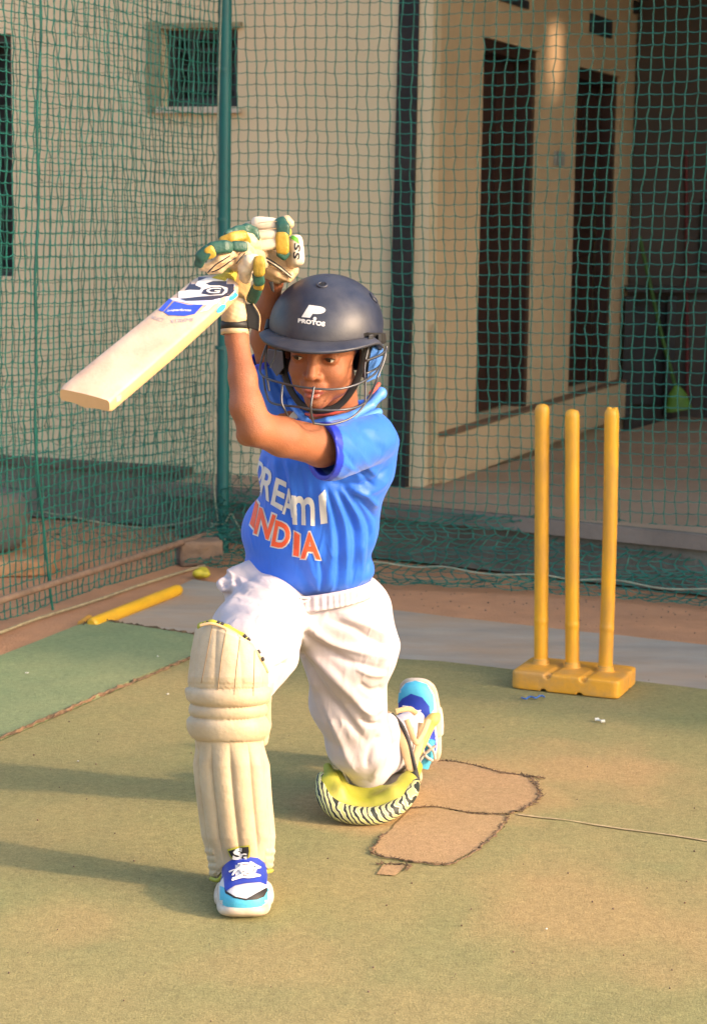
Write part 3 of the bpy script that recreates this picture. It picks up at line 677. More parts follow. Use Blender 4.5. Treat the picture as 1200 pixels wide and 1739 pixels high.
# rubble strewn on the sand: nobody could count it
bmR = bmesh.new()
for i in range(150):
    x = rng.uniform(-20, 340); y = rng.uniform(925, 1062)
    if y > 1062-(x*.36): continue
    p = G(x, y); sz = rng.uniform(.003, .014)
    bmesh.ops.create_icosphere(bmR, subdivisions=1, radius=sz*.6, matrix=Matrix.Translation(Vector((p[0], p[1], sz*.25)))@Matrix.Rotation(rng.uniform(0, 3), 4, 'Z')@Matrix.Diagonal((1, rng.uniform(.6, 1), .6, 1)))
for i in range(260):
    x = rng.uniform(350, 1200); y = rng.uniform(1000, 1090); q = .098*(x-640)
    if not (975+q*.9 < y < 1028+q*1.0): continue
    p = G(x, y); sz = rng.uniform(.002, .006)
    bmesh.ops.create_icosphere(bmR, subdivisions=1, radius=sz*.6, matrix=Matrix.Translation(Vector((p[0], p[1], sz*.25))))
for i in range(90):      # grit on the mats
    x = rng.uniform(0, 1200); y = rng.uniform(1130, 1739); p = G(x, y, .015); sz = rng.uniform(.0008, .0022)
    bmesh.ops.create_icosphere(bmR, subdivisions=1, radius=sz, matrix=Matrix.Translation(Vector((p[0], p[1], .0155))))
meR = bpy.data.meshes.new('gravel'); bmR.to_mesh(meR); bmR.free(); tag(link('gravel', meR, M_brick, None, False), kind='stuff')
M_lit = mat('litter', (.6, .6, .55), .8)
for i, (x, y, s_, lb) in enumerate([(46, 1143, 8, 'pale paper scrap on the green side mat near the left edge'), (285, 1179, 6, 'tiny pale scrap on the turf left of the upright pad'), (268, 1115, 5, 'tiny pale scrap on the far part of the green side mat'),
        (133, 1293, 4, 'tiny pale speck on the turf above the left shadow'), (927, 1578, 5, 'pale scrap lying alone on the sunlit turf in the lower right')]):
    p = G(x, y, .02 if i in (0, 2) else .016); sz = s_*.7*mpp(p[1]); o = chunk('paper_scrap', p, (sz, sz*.6, .002), i, M_lit, lb, 'litter', i+50); o['group'] = 'pale scraps on the turf'
mb = MB(); 
for dx, dy in ((-5, 0), (5, 3)): p = G(1018+dx, 1222+dy, .02); mb.tube([p+np.array([-.005, 0, 0]), p+np.array([.005, 0, .001])], .004, 8)
mb.tube([G(1012, 1222, .02), G(1024, 1225, .02)], .0022, 6)
tag(mb.build('white_scrap', M_lit, None, True), 'small white bone shaped scrap on the turf in front of the stump base', 'litter')
mb = MB(); mb.tube([G(x, y, .018)+np.array([0, 0, rng.uniform(0, .004)]) for x, y in spline([(885, 1185), (893, 1188), (900, 1184), (908, 1187), (916, 1183), (924, 1184)], 20)], .0022, 5)
tag(mb.build('blue_wrapper', mat('blue litter', (.03, .14, .5), .5), None, True), 'crumpled strip of blue litter on the turf before the stump base', 'litter')
# yellow crumpled ball + lying stump
bp_ = G(345, 985)
S_ = SDF(axes(bp_-[.06, .06, 0.02], bp_+[.06, .06, .07], .004))
for i in range(9): S_.ell(bp_+[rng.uniform(-.02, .022), rng.uniform(-.02, .02), .018+rng.uniform(0, .012)], [.019, .016, .014], .006)
v_, f_ = S_.mesh(0); tag(fmesh('crumpled_bag', v_, f_, mat('yellow bag', (.5, .42, .03), .5, .3, 40)), 'crumpled yellow plastic bag on the sand near the corner post', 'litter')
M_yel = mat('yellow stump plastic', (.74, .36, .02), .45, .10, 7, .15, 30, dirt=(.40, .21, .06), dscale=16, damt=.55, stretch=(1, 1, .35))
M_yel2 = mat('scuffed yellow base', (.70, .33, .03), .5, .10, 9, .2, 35, dirt=(.42, .25, .10), dscale=13, damt=.75)
a = G(305, 1001, .02); b = G(160, 1058, .02)
mb = MB(); dd = (b-a); mb.tube([a, a+dd*.01, a+dd*.03, a+dd*.06, a+dd*.5, b-dd*.05, b, b+dd*.02, b+dd*.03], [.008, .016, .019, .0195, .0195, .0195, .0195, .018, .012], 18)
tag(mb.build('lying_stump', mat('bright yellow stump', (.72, .40, .015), .45, .1, 7, dirt=(.5, .3, .06), dscale=6, damt=.5), None, True), 'yellow plastic stump lying on the ground at the corner of the green mat', 'stump')
b2 = G(140, 1063, .01)
mb = MB(); mb.tube([G(138, 1060, .015), G(152, 1050, .018)], .012, 8); tag(mb.build('mat_peg', M_yel2, None, True), 'short dusty yellow stub poking out at the corner of the green mat', 'stub')
# ---------------------------------------------------------------- wicket: base + three stumps
zt = .014
cL = G(868, 1170, zt); cF = G(1046, 1189, zt); cR = G(1075, 1158, zt)
ex = cF-cL; ex[2] = 0; BW = np.linalg.norm(ex); ex /= BW; ey = np.array([-ex[1], ex[0], 0]); BD = .17; BH = 33*mpp(cL[1])
wk = empty('wicket_stand', cL+ex*BW/2+ey*BD/2); tag(wk, 'heavy yellow plastic base holding the three stumps', 'stump base')
S_ = None
cL = cL-ex*BW*.012; BW *= 1.03; BD = .20
S_ = SDF(axes([-.02, -.02, -.015], [BW+.02, BD+.02, BH+.03], .003))
cx = BW/2
S_.ell([cx, BD/2, BH/2], [BW/2, BD/2, BH/2], .001, p=16)
for k in (1, 2):                    # grooves between the three blocks and drain notches under the front
    gx = BW*k/3
    S_.cone([gx+.004, .012, BH+.004], [gx+.012, BD-.01, BH+.004], .009, .009, .004, 'cut'); S_.cone([gx, -.01, BH-.002], [gx+.004, .02, BH-.006], .010, .007, .003, 'cut')
    S_.cone([gx-.008, -.03, 0], [gx-.008, BD+.03, 0], .0085, .0085, .002, 'cut')
S_.cone([-.02, BD*.5, BH+.006], [BW+.02, BD*.5, BH+.006], .008, .008, .004, 'cut'); S_.cone([BW+.002, BD*.62, -.01], [BW+.002, BD*.62, BH+.01], .006, .006, .003, 'cut')
sxs = []
for x, y in ((918, 1126), (971, 1132), (1027, 1138)):
    p = G(x, y, zt+BH)-cL; sxs.append((p@ex, p@ey))
for sx_, sy_ in sxs: S_.cone([sx_, sy_, BH-.004], [sx_, sy_, BH+.003], .0235, .0225, .001)
v_, f_ = S_.mesh(1); v_ = cL+v_[:, :1]*ex+v_[:, 1:2]*ey+v_[:, 2:]*np.array([0, 0, 1]); fmesh('base_block', v_, f_, M_yel2, wk)
tops = [((918, 1126), (920, 686), 'leftmost', 0), ((971, 1132), (971, 695), 'middle', 1), ((1027, 1138), (1038, 693), 'rightmost', 2)]
for (bx, by), (tx, ty_), nm, i in tops:
    p0_ = cL+ex*sxs[i][0]+ey*sxs[i][1]+np.array([0, 0, BH-.002]); p1_ = P(tx, ty_, p0_[1]+.002)
    d = p1_-p0_; L = np.linalg.norm(d); r = .0192
    st = empty('stump', p0_); tag(st, ['yellow stump at the left end of the base, straight with a rounded top', 'yellow stump in the middle of the base with a raised ring low down', 'yellow stump at the right end of the base, bent and with a chipped notched top'][i], 'stump', 'yellow practice stumps')
    prof = [(0, r), (.05, r), (.10, r), (.150, r), (.158, r*1.0), (.163, r*1.045), (.175, r*1.045), (.180, r*1.0), (.19, r), (.3, r*.99), (.45, r*1.0), (.6, r*1.0), (.75, r*1.0), (.9, r*1.01), (.972, r*1.02), (.985, r*.97), (.995, r*.75), (1, r*.3)]
    wob = (lambda t: 0) if i != 2 else (lambda t: .003*math.sin(t*3.14))
    mb = MB(); mb.tube([p0_+d*t+np.array([wob(t), 0, 0]) for t, _ in prof], [q for _, q in prof], 24)
    if i == 2:
        mb.tube([p1_-d*.012+np.array([-.007, -.004, 0]), p1_+d*.004+np.array([-.007, -.004, 0])], [.008, .006], 10); mb.tube([p1_-d*.012+np.array([.009, -.003, 0]), p1_+d*.003+np.array([.009, -.003, 0])], [.008, .006], 10)
    mb.build('shaft', M_yel, st, True)
    mb = MB(); mb.tube([p0_+d*.002, p0_+d*.02], r*1.09, 24); mb.build('collar', mat('dirty collar', (.36, .22, .06), .8, .3, 30), st, True)
# ================================================================== THE BATTER
M_skin = mat('skin', (.29, .105, .048), .6, .12, 9, .25, 420, dirt=(.19, .062, .028), dscale=16, damt=.4, sss=.12)
M_lip = mat('lips', (.32, .09, .06), .45, .08, 40)
M_shirt = mat('blue jersey', (.012, .13, .70), .55, .05, 20, .08, 300, wrinkle=.55, sheen=.15)
M_shirtd = mat('dark blue cuff', (.012, .035, .50), .5, .05, 20)
M_collar = mat('light blue collar', (.07, .23, .72), .5, .05, 20)
M_trs = mat('white trousers', (.50, .455, .50), .85, .035, 9, .10, 250, wrinkle=.6, dirt=(.47, .38, .35), dscale=5, damt=.35, sheen=.1)
M_pad = mat('cream pad leather', (.52, .425, .30), .62, .07, 12, .22, 70, dirt=(.36, .25, .14), dscale=7, damt=.6)
M_seam = mat('pad stitching', (.30, .20, .11), .8, .2, 40)
M_lime = mat('lime padding', (.33, .34, .03), .55, .12, 14, .15, 60, dirt=(.35, .28, .09), dscale=8, damt=.5)
M_tan = mat('tan strap', (.52, .36, .20), .7, .12, 30, .1, 200)
M_black = mat('black trim', (.012, .012, .014), .6, .2, 30)
M_cream = mat('cream glove leather', (.56, .41, .25), .5, .07, 30, .12, 150, dirt=(.45, .29, .15), dscale=22, damt=.55)
M_white = mat('white leather', (.66, .57, .44), .45, .05, 25, .08, 150, dirt=(.55, .40, .25), dscale=20, damt=.3)
M_teal = mat('green glove leather', (.016, .075, .055), .45, .15, 40, .2, 150)
M_gold = mat('yellow glove leather', (.44, .27, .03), .45, .12, 40, .2, 150, dirt=(.10, .12, .02), dscale=28, damt=.6)
M_palm = mat('worn palm', (.30, .19, .07), .8, .25, 40, .3, 150)
M_navy = mat('navy helmet shell', (.012, .018, .042), .48, .25, 10, .04, 200, dirt=(.12, .12, .13), dscale=9, damt=.38)
M_steel = mat('grey steel', (.09, .095, .11), .4, .2, 40, metal=.7)
M_logo = mat('white print', (.62, .62, .62), .5, .04, 40)
M_orange = mat('orange print', (.80, .10, .035), .5, .04, 40)
M_sole = mat('white sole', (.58, .50, .42), .6, .08, 25, .1, 80, dirt=(.42, .27, .15), dscale=16, damt=.6)
M_cyan = mat('light blue mesh', (.07, .42, .62), .6, .06, 60, .2, 400)
M_royal = mat('royal blue overlay', (.012, .04, .36), .5, .08, 40)
M_shoew = mat('white mesh', (.62, .60, .62), .7, .05, 60, .2, 400)
M_lace = mat('white lace', (.75, .70, .66), .8, .08, 100, .2, 300)
def rp(px, Y): return px*mpp(Y)
def chain(S, L, k=.012, **kw):
    """L: (px,py,Y,r_px)"""
    for a, b in zip(L[:-1], L[1:]): S.cone(P(*a[:3]), P(*b[:3]), rp(a[3], a[2]), rp(b[3], b[2]), k, **kw)
def Rz(a): c, s = math.cos(a), math.sin(a); return np.array([[c, -s, 0], [s, c, 0], [0, 0, 1]])
def Rx(a): c, s = math.cos(a), math.sin(a); return np.array([[1, 0, 0], [0, c, -s], [0, s, c]])
def Ry(a): c, s = math.cos(a), math.sin(a); return np.array([[c, 0, s], [0, 1, 0], [-s, 0, c]])
HR = Rz(R(-14))@Rx(R(11))@Ry(R(3)); fdir = HR@np.array([0, -1, 0]); HO = P(531, 609, 3.60)-fdir*.085
hl = lambda x, y, z: HO+HR@np.array([x, y, z])
# ---------------------------------------------------------------- body (one continuous skin)
S = SDF([naxis(-.31, .25, .006, -.125, .075, .0021), naxis(3.32, 4.70, .006, 3.555, 3.80, .0021), naxis(-.01, 1.24, .006, .88, 1.09, .0021)])
pel = (532, 1030, 3.99)
chain(S, [(532, 1050, 3.99, 54), (540, 930, 3.93, 54), (556, 800, 3.88, 60)], .03)
chain(S, [(612, 750, 3.80, 38), (500, 735, 3.87, 36)], .03)
chain(S, [(612, 742, 3.78, 40), (545, 757, 3.64, 35), (480, 742, 3.55, 33), (434, 727, 3.50, 30)], .012)       # left upper arm
chain(S, [(434, 727, 3.50, 29), (419, 690, 3.50, 28), (412, 640, 3.52, 23), (402, 575, 3.55, 18.5), (399, 530, 3.56, 17)], .012)
S.cone(P(425, 735, 3.52), P(421, 738, 3.53), .022, .022, .012)
chain(S, [(500, 715, 3.86, 36), (470, 640, 3.84, 31), (453, 575, 3.80, 26), (456, 520, 3.74, 20), (464, 478, 3.71, 15), (465, 450, 3.70, 18)], .014)   # right arm
chain(S, [(455, 1035, 3.93, 55), (425, 1110, 3.66, 48), (402, 1140, 3.60, 40), (405, 1290, 3.62, 38), (412, 1450, 3.62, 24), (412, 1490, 3.61, 24)], .02)
chain(S, [(590, 1050, 3.99, 70), (594, 1180, 4.04, 40), (622, 1312, 4.13, 20)], .02)
chain(S, [(622, 1312, 4.13, 20), (660, 1272, 4.22, 22), (698, 1230, 4.33, 17), (708, 1236, 4.36, 17)], .02)
chain(S, [(412, 1490, 3.61, 24), (412, 1515, 3.57, 20)], .012)
E = lambda x, y, z, a, b, c, k=.01, **kw: S.ell(hl(x, y, z), (a, b, c), k, HR, **kw)
C = lambda p, q, ra, rb, k=.01, **kw: S.cone(hl(*p), hl(*q), ra, rb, k, **kw)
E(0, .008, .045, .074, .092, .082, .01); E(0, -.022, -.028, .0565, .060, .072, .02)
E(0, -.056, -.088, .020, .022, .016, .018)
for s in (-1, 1):
    E(s*.033, -.016, -.058, .020, .034, .024, .015); E(s*.031, -.056, -.030, .020, .020, .020, .016)
    E(s*.029, -.0735, .020, .025, .011, .009, .012); E(s*.030, -.083, .001, .017, .008, .010, .010, mode='cut')
    E(s*.030, -.0690, -.001, .0155, .0135, .0125, .004); E(s*.030, -.0835, -.0022, .0125, .0068, .0031, .0012, mode='cut')
    E(s*.074, .004, -.008, .008, .018, .028, .005); E(s*.082, .002, -.006, .004, .010, .018, .004, mode='cut')
C((0, -.077, .008), (0, -.094, -.030), .0075, .0095, .010)
for s in (-1, 1): E(s*.0115, -.083, -.0345, .0075, .0085, .0065, .004); E(s*.006, -.092, -.0425, .0032, .005, .003, .002, mode='cut')
E(0, -.079, -.056, .024, .010, .016, .010)
E(-.006, -.088, -.0590, .012, .0065, .0042, .003); E(.006, -.088, -.0590, .012, .0065, .0042, .003); E(0, -.086, -.0705, .0155, .0075, .0056, .003)
E(0, -.094, -.0645, .0165, .0085, .0016, .0012, mode='cut'); E(0, -.082, -.080, .016, .006, .004, .006, mode='cut')
S.cone(hl(0, .030, -.045), P(572, 745, 3.84), .046, .050, .012)
V, Fq = S.mesh(1); del S
fc = V[Fq].mean(1); loc = (fc-HO)@HR
lip = ((np.abs(loc[:, 0])/.0205)**2+((loc[:, 2]+.0645)/.0125)**2 < 1) & (loc[:, 1] < -.078) & (loc[:, 2] < -.0565)
person = fmesh('person', V, Fq, [M_skin, M_lip], None, lip.astype(int))
tag(person, 'young batter in blue jersey and helmet, lunging on one knee with a raised bat', 'person')
M_eye = mat('eye white', (.55, .50, .46), .2, .05, 40); M_iris = mat('iris', (.025, .012, .008), .1, .1, 60)
for s in (-1, 1):
    bm = bmesh.new(); bmesh.ops.create_uvsphere(bm, u_segments=32, v_segments=24, radius=.0118)
    gz = Vector(HR@np.array([-.30, -1, -.16])).normalized(); ec = hl(s*.030, -.0700, -.0005)
    bmesh.ops.rotate(bm, verts=bm.verts[:], matrix=Vector((0, 0, 1)).rotation_difference(gz).to_matrix()); bmesh.ops.translate(bm, verts=bm.verts[:], vec=Vector(ec))
    me = bpy.data.meshes.new('eye'); bm.to_mesh(me); bm.free(); o = link('eye', me, [M_eye, M_iris], person)
    for p in me.polygons:
        if (p.center-Vector(ec)).normalized().dot(gz) > .84: p.material_index = 1
M_hair = mat('black hair', (.012, .009, .008), .5, .3, 80, .5, 300)
for s in (-1, 1):
    mb = MB(); mb.tube([hl(s*.014, -.0865, .016), hl(s*.028, -.0875, .021), hl(s*.046, -.074, .016)], [(.0012, .0028), (.0014, .0035), (.0008, .0015)], 8, flat=HR[:, 1]); mb.build('eyebrow', M_hair, person, True)
    mb = MB(); mb.tube([hl(s*.0185, -.0822, -.0005), hl(s*.025, -.0852, .0022), hl(s*.033, -.0846, .0024), hl(s*.0415, -.0785, -.0005)], [.0004, .0011, .0012, .0005], 6); mb.build('eyelash', M_hair, person, True)
S = SDF(axes(HO-.13, HO+.13, .004)); S.ell(hl(0, .014, .046), (.0775, .0945, .085), .01, HR); S.ell(hl(0, -.06, -.065), (.11, .075, .10), .004, HR, mode='cut')
v_, f_ = S.mesh(1); fmesh('hair', v_, f_, M_hair, person)
# ---------------------------------------------------------------- jersey
S = SDF([np.arange(-.26, .17, .0034), np.arange(3.55, 4.12, .0034), np.arange(.48, 1.06, .0034)])
yr = Rz(R(-18))
S.ell(P(543, 800, 3.88), (.124, .092, .125), .03, yr); S.ell(P(523, 905, 3.925), (.137, .100, .100), .04, yr); S.ell(P(524, 964, 3.95), (.135, .102, .058), .03, yr)
chain(S, [(615, 742, 3.81, 46), (510, 728, 3.87, 42)], .04)
sp = P(547, 770, 3.64); sn = P(547, 770, 3.64)-P(640, 745, 3.80); sn /= np.linalg.norm(sn); sn = sn*.8+np.array([-.6, 0.15, .05]); sn /= np.linalg.norm(sn)
S.cone(P(630, 745, 3.79), P(560, 768, 3.66), rp(43, 3.79), rp(50, 3.66), .02, clip=(sp+sn*.004, sn))
S.cone(P(560, 768, 3.66), P(500, 765, 3.55), rp(50, 3.66), rp(52, 3.55), .004, clip=(sp+sn*.004, sn))
S.cone(P(650, 752, 3.83), P(648, 800, 3.86), rp(24, 3.8), rp(22, 3.8), .03)
S.cone(P(618, 800, 3.84), P(598, 880, 3.92), rp(38, 3.85), rp(38, 3.9), .04)
s2 = P(447, 602, 3.82); n2 = P(447, 590, 3.81)-P(500, 700, 3.86); n2 /= np.linalg.norm(n2)
S.cone(P(503, 705, 3.87), P(462, 625, 3.83), rp(44, 3.87), rp(36, 3.83), .02, clip=(s2, n2)); S.cone(P(462, 625, 3.83), P(445, 570, 3.81), rp(36, 3.83), rp(34, 3.8), .004, clip=(s2, n2))
S.cone(P(572, 764, 3.685), P(500, 772, 3.53), rp(38, 3.69), rp(43, 3.53), .004, 'cut'); S.cone(P(470, 640, 3.84), P(435, 560, 3.80), rp(29, 3.84), rp(31, 3.8), .004, 'cut')
S.cone(P(574, 715, 3.80), P(563, 668, 3.76), .052, .058, .006, 'cut')
S.ell(P(530, 1073, 3.97), (.17, .17, .066), .012, yr, 'cut')
V, Fq = S.mesh(1)
cz = lambda L, o=(340, 680), s=3.158: [(o[0]+x/s, o[1]+y/s) for x, y in L]
folds = [(cz([(640, 455), (690, 600), (705, 800), (690, 1010)]), 7, .0055), (cz([(675, 470), (730, 640), (745, 830), (730, 1010)]), 5, -.0055), (cz([(705, 480), (770, 650), (785, 830), (775, 1000)]), 6, .006),
         (cz([(735, 480), (815, 650), (830, 830), (815, 980)]), 5, -.0055), (cz([(760, 480), (850, 640), (870, 820), (860, 960)]), 6, .0055), (cz([(790, 500), (890, 640), (905, 800), (895, 930)]), 5, -.005),
         (cz([(750, 470), (850, 530), (945, 640)]), 6, -.006), (cz([(780, 450), (880, 500), (960, 580)]), 6, .006), (cz([(920, 650), (930, 800), (925, 900)]), 6, .004),
         (cz([(730, 130), (820, 240), (900, 350), (960, 430)]), 7, .005), (cz([(700, 160), (780, 280), (860, 390), (930, 460)]), 6, -.005), (cz([(700, 440), (830, 455), (920, 430), (1010, 350)]), 7, -.006),
         (cz([(740, 480), (860, 500), (960, 470), (1010, 420)]), 7, .005), (cz([(820, 110), (900, 180), (1000, 300)]), 8, -.004), (cz([(760, 330), (860, 400), (940, 440)]), 6, .003),
         (cz([(430, 320), (450, 450), (480, 640), (500, 800)]), 6, -.006), (cz([(400, 310), (410, 450), (440, 620)]), 7, .004), (cz([(465, 320), (490, 470), (520, 650)]), 6, .005),
         (cz([(350, 300), (335, 400), (320, 470)]), 6, -.005), (cz([(540, 350), (555, 500), (540, 640), (520, 760)]), 7, -.0045), (cz([(600, 380), (610, 500), (620, 700)]), 8, -.003),
         (cz([(560, 800), (600, 900), (620, 1020)]), 7, .0035), (cz([(500, 850), (560, 950), (590, 1030)]), 8, -.003), (cz([(250, 850), (350, 960), (480, 1020)]), 9, .003),
         (cz([(640, 850), (655, 950), (650, 1030)]), 5, -.004), (cz([(620, 840), (630, 950), (630, 1030)]), 4, .003),
         ([(452, 610), (470, 650), (498, 690)], 4, -.005), ([(461, 606), (479, 645), (503, 680)], 4, .005), ([(470, 606), (488, 640), (506, 665)], 4, -.005), ([(444, 615), (458, 660), (480, 700)], 4, .005)]
V = strokes(V, Fq, [(a_, b_*.82, c_*.9) for a_, b_, c_ in folds]); N_ = normals(V, Fq)
w = np.sin(V[:, 0]*55+np.sin(V[:, 2]*23)*1.4+V[:, 2]*18)*.0010+np.sin(V[:, 0]*31-V[:, 2]*47)*.0009; V = V+N_*w[:, None]
jersey = fmesh('jersey', V, Fq, M_shirt, person)
# cuff bands, collar, prints
def ringband(name, c, ax, r1, r2, wd, m, parent, th=.0022, n=48, sq=1.0, ref=None):
    ax = ax/np.linalg.norm(ax); a = np.cross(ax, [0, 0, 1.0] if ref is None else ref); a /= np.linalg.norm(a); b = np.cross(ax, a); V_ = []
    for dr, t in ((0, 0), (th, 0), (th, 1), (0, 1)):
        for k in range(n):
            an = 2*math.pi*k/n; rr = r1+(r2-r1)*t+dr; V_.append(c+ax*wd*t+(a*math.cos(an)+b*math.sin(an)*sq)*rr)
    F_ = [(q*n+k, q*n+(k+1) % n, ((q+1) % 4)*n+(k+1) % n, ((q+1) % 4)*n+k) for q in range(4) for k in range(n)]
    return mk(name, V_, F_, m, parent, True)
# sleeve cuff from the sleeve's own rim
fcz = V[Fq].mean(1); dist = (sp+sn*.004-fcz)@sn; dist2 = (s2-fcz)@n2
near = (np.linalg.norm(fcz-P(555, 768, 3.66), axis=1) < .085)
me = jersey.data; me.materials.append(M_shirtd); mi = np.zeros(len(Fq), np.int32); mi[(dist < .021) & near] = 1
near2 = np.linalg.norm(fcz-s2, axis=1) < .07; mi[(dist2 < .012) & near2] = 1; me.polygons.foreach_set('material_index', mi)
S = SDF(axes([-.16, 3.6, .86], [.13, 3.98, 1.02], .0028))
for L, r_ in (([(528, 722, 3.735), (556, 716, 3.715), (598, 706, 3.725), (630, 688, 3.765), (646, 668, 3.80)], 8), ([(528, 722, 3.735), (512, 706, 3.75), (497, 688, 3.79), (490, 676, 3.83)], 6)):
    for a, b in zip(L[:-1], L[1:]): S.cone(P(*a), P(*b), rp(r_, 3.7), rp(r_, 3.7), .004)
S.cone(P(603, 716, 3.745), P(642, 700, 3.80), rp(8, 3.7), rp(8, 3.7), .006)
S.cone(P(646, 668, 3.80), P(620, 690, 3.90), rp(11, 3.8), rp(11, 3.8), .006); S.cone(P(620, 690, 3.90), P(520, 690, 3.90), rp(11, 3.8), rp(11, 3.8), .006)
S.cone(P(574, 705, 3.80), P(563, 655, 3.76), .053, .060, .004, 'cut')
v_, f_ = S.mesh(1); coll = fmesh('collar', v_, f_, M_collar, jersey)
mb = MB(); mb.tube([P(519, 703, 3.748), P(536, 706, 3.722), P(566, 702, 3.708), P(584, 696, 3.712)], .0028, 6); mb.build('collar_trim', mat('orange trim', (.62, .09, .06), .6), jersey, True); mb = MB(); mb.tube([P(629, 668, 3.765), P(637, 660, 3.785), P(643, 652, 3.80)], .004, 6); mb.build('collar_trim', mat('orange trim', (.62, .09, .06), .6), jersey, True)
tj = bvh(jersey)
L_ = lambda q: cz(q)
lets = [('D', [(318, 322), (350, 345), (322, 452), (296, 428)]), ('R', [(345, 352), (410, 395), (372, 545), (316, 505)]), ('E', [(408, 412), (468, 440), (440, 592), (380, 556)]),
        ('A', [(452, 462), (505, 480), (505, 632), (440, 606)]), ('m', [(490, 505), (614, 522), (614, 672), (498, 664)]), ('1', [(636, 512), (668, 478), (684, 656), (646, 662)]), ('1', [(690, 500), (712, 500), (728, 640), (700, 650)])]
for ch, q in lets[:6]: lay('jersey_letter', quadwarp(text_bm(ch, .022), L_(q)), tj, M_logo, jersey, .0014, 4)
lets = [('I', [(302, 536), (318, 560), (292, 690), (270, 662)]), ('N', [(322, 572), (410, 618), (368, 748), (290, 712)]), ('D', [(408, 640), (490, 670), (468, 800), (382, 778)]), ('I', [(508, 700), (536, 722), (530, 836), (500, 828)]), ('A', [(560, 706), (612, 704), (646, 852), (540, 846)])]
for ch, q in lets:
    c_ = np.mean(q, 0); qo = [tuple(c_+(np.array(p)-c_)*np.array([1.0, 1.0])+np.sign(np.array(p)-c_)*np.array([7, 7])) for p in q]
    lay('jersey_letter_outline', quadwarp(text_bm(ch, .085), L_(qo)), tj, M_logo, jersey, .0012, 4)
    lay('jersey_letter', quadwarp(text_bm(ch, .028), L_(q)), tj, M_orange, jersey, .0022, 4)
lay('shoulder_stripe', poly_bm([[(600, 714), (632, 705), (638, 706), (640, 719), (622, 718)]]), bvh(coll), M_logo, jersey, .0012, 4)
lay('chest_mark', poly_bm([cz([(470, 90), (500, 55), (540, 60), (520, 100), (500, 95)])]), tj, M_logo, jersey, .0014, 4)
# ---------------------------------------------------------------- trousers
S = SDF([np.arange(-.30, .17, .0037), np.arange(3.48, 4.58, .0042), np.arange(.03, .66, .0037)])
S.ell(P(540, 1040, 3.975), (.119, .100, .075), .03, yr)
chain(S, [(458, 1032, 3.93, 72), (433, 1082, 3.74, 74), (417, 1112, 3.64, 66), (402, 1150, 3.60, 52), (404, 1230, 3.62, 42)], .03)
S.cone(P(480, 1120, 3.70), P(452, 1168, 3.64), rp(22, 3.7), rp(12, 3.6), .03)
S.cone(P(420, 1000, 3.90), P(378, 992, 3.88), rp(24, 3.88), rp(12, 3.88), .03); S.cone(P(400, 972, 3.9), P(440, 965, 3.92), rp(12, 3.9), rp(20, 3.9), .03)
chain(S, [(588, 1045, 3.99, 80), (592, 1105, 4.0, 78), (591, 1190, 4.04, 62), (608, 1262, 4.08, 50), (621, 1308, 4.13, 35)], .03)
S.cone(P(640, 1062, 4.0), P(661, 1092, 4.0), rp(24, 4), rp(15, 4), .02)
chain(S, [(626, 1305, 4.13, 34), (660, 1272, 4.22, 38), (682, 1250, 4.28, 32), (700, 1228, 4.33, 25)], .02)
S.cone(P(655, 1230, 4.16), P(670, 1285, 4.22), rp(20, 4.2), rp(20, 4.2), .02)
S.ell(P(525, 930, 3.93), (.125, .11, .062), .008, yr, 'cut')
V, Fq = S.mesh(1)
c4 = lambda L: [(300+x/2.727, 940+y/2.727) for x, y in L]
tf = [([(372, 1045), (400, 1030), (440, 1040), (480, 1070)], 8, .004), ([(368, 1020), (395, 1005), (430, 1012), (470, 1035)], 7, -.004), ([(505, 1060), (480, 1085), (450, 1095)], 7, -.0035), ([(508, 1095), (480, 1110), (455, 1118)], 6, .004), ([(376, 975), (400, 985), (410, 1005)], 5, -.006), ([(362, 1060), (372, 1030), (380, 1010)], 6, -.004), (c4([(560, 280), (640, 360), (760, 430), (980, 480)]), 9, .007), (c4([(560, 330), (650, 420), (790, 500), (960, 540)]), 8, -.006), (c4([(590, 430), (680, 520), (800, 640), (920, 780)]), 10, .008), (c4([(585, 480), (660, 600), (760, 730), (880, 880)]), 9, -.007),
      (c4([(600, 540), (660, 680), (740, 840), (820, 1010)]), 9, .007), (c4([(700, 300), (820, 350), (900, 400), (1000, 440)]), 8, -.006), (c4([(760, 290), (880, 330), (960, 380)]), 7, .005), (c4([(930, 300), (960, 400), (940, 520)]), 7, .005),
      (c4([(970, 560), (900, 560), (820, 520)]), 7, .005), (c4([(965, 620), (900, 640), (840, 600)]), 7, -.005), (c4([(960, 700), (900, 730), (830, 690)]), 8, .005), (c4([(945, 780), (890, 790), (850, 760)]), 6, -.005), (c4([(940, 840), (900, 900), (880, 1000)]), 7, -.006), (c4([(1000, 830), (960, 930), (900, 1060)]), 8, .006),
      (c4([(575, 390), (570, 440), (590, 480)]), 6, -.008), (c4([(540, 200), (570, 300), (580, 400)]), 6, -.006), (c4([(230, 60), (260, 140), (200, 180)]), 6, .006), (c4([(200, 110), (240, 170), (190, 220)]), 5, -.006), (c4([(300, 100), (260, 200), (180, 300)]), 8, .004),
      (c4([(460, 540), (440, 580), (440, 640)]), 5, .006), (c4([(500, 500), (460, 530), (420, 560)]), 6, -.005), (c4([(560, 440), (500, 480), (460, 520)]), 6, .004), (c4([(280, 40), (330, 110), (420, 160)]), 7, -.004), (c4([(640, 620), (700, 780), (770, 930)]), 6, -.005),
      (c4([(990, 330), (1010, 390), (990, 450)]), 5, -.007), (c4([(720, 260), (840, 290), (930, 300)]), 5, .004)]
V = strokes(V, Fq, [(a_, b_*.8, c_*1.15) for a_, b_, c_ in tf]); N_ = normals(V, Fq)
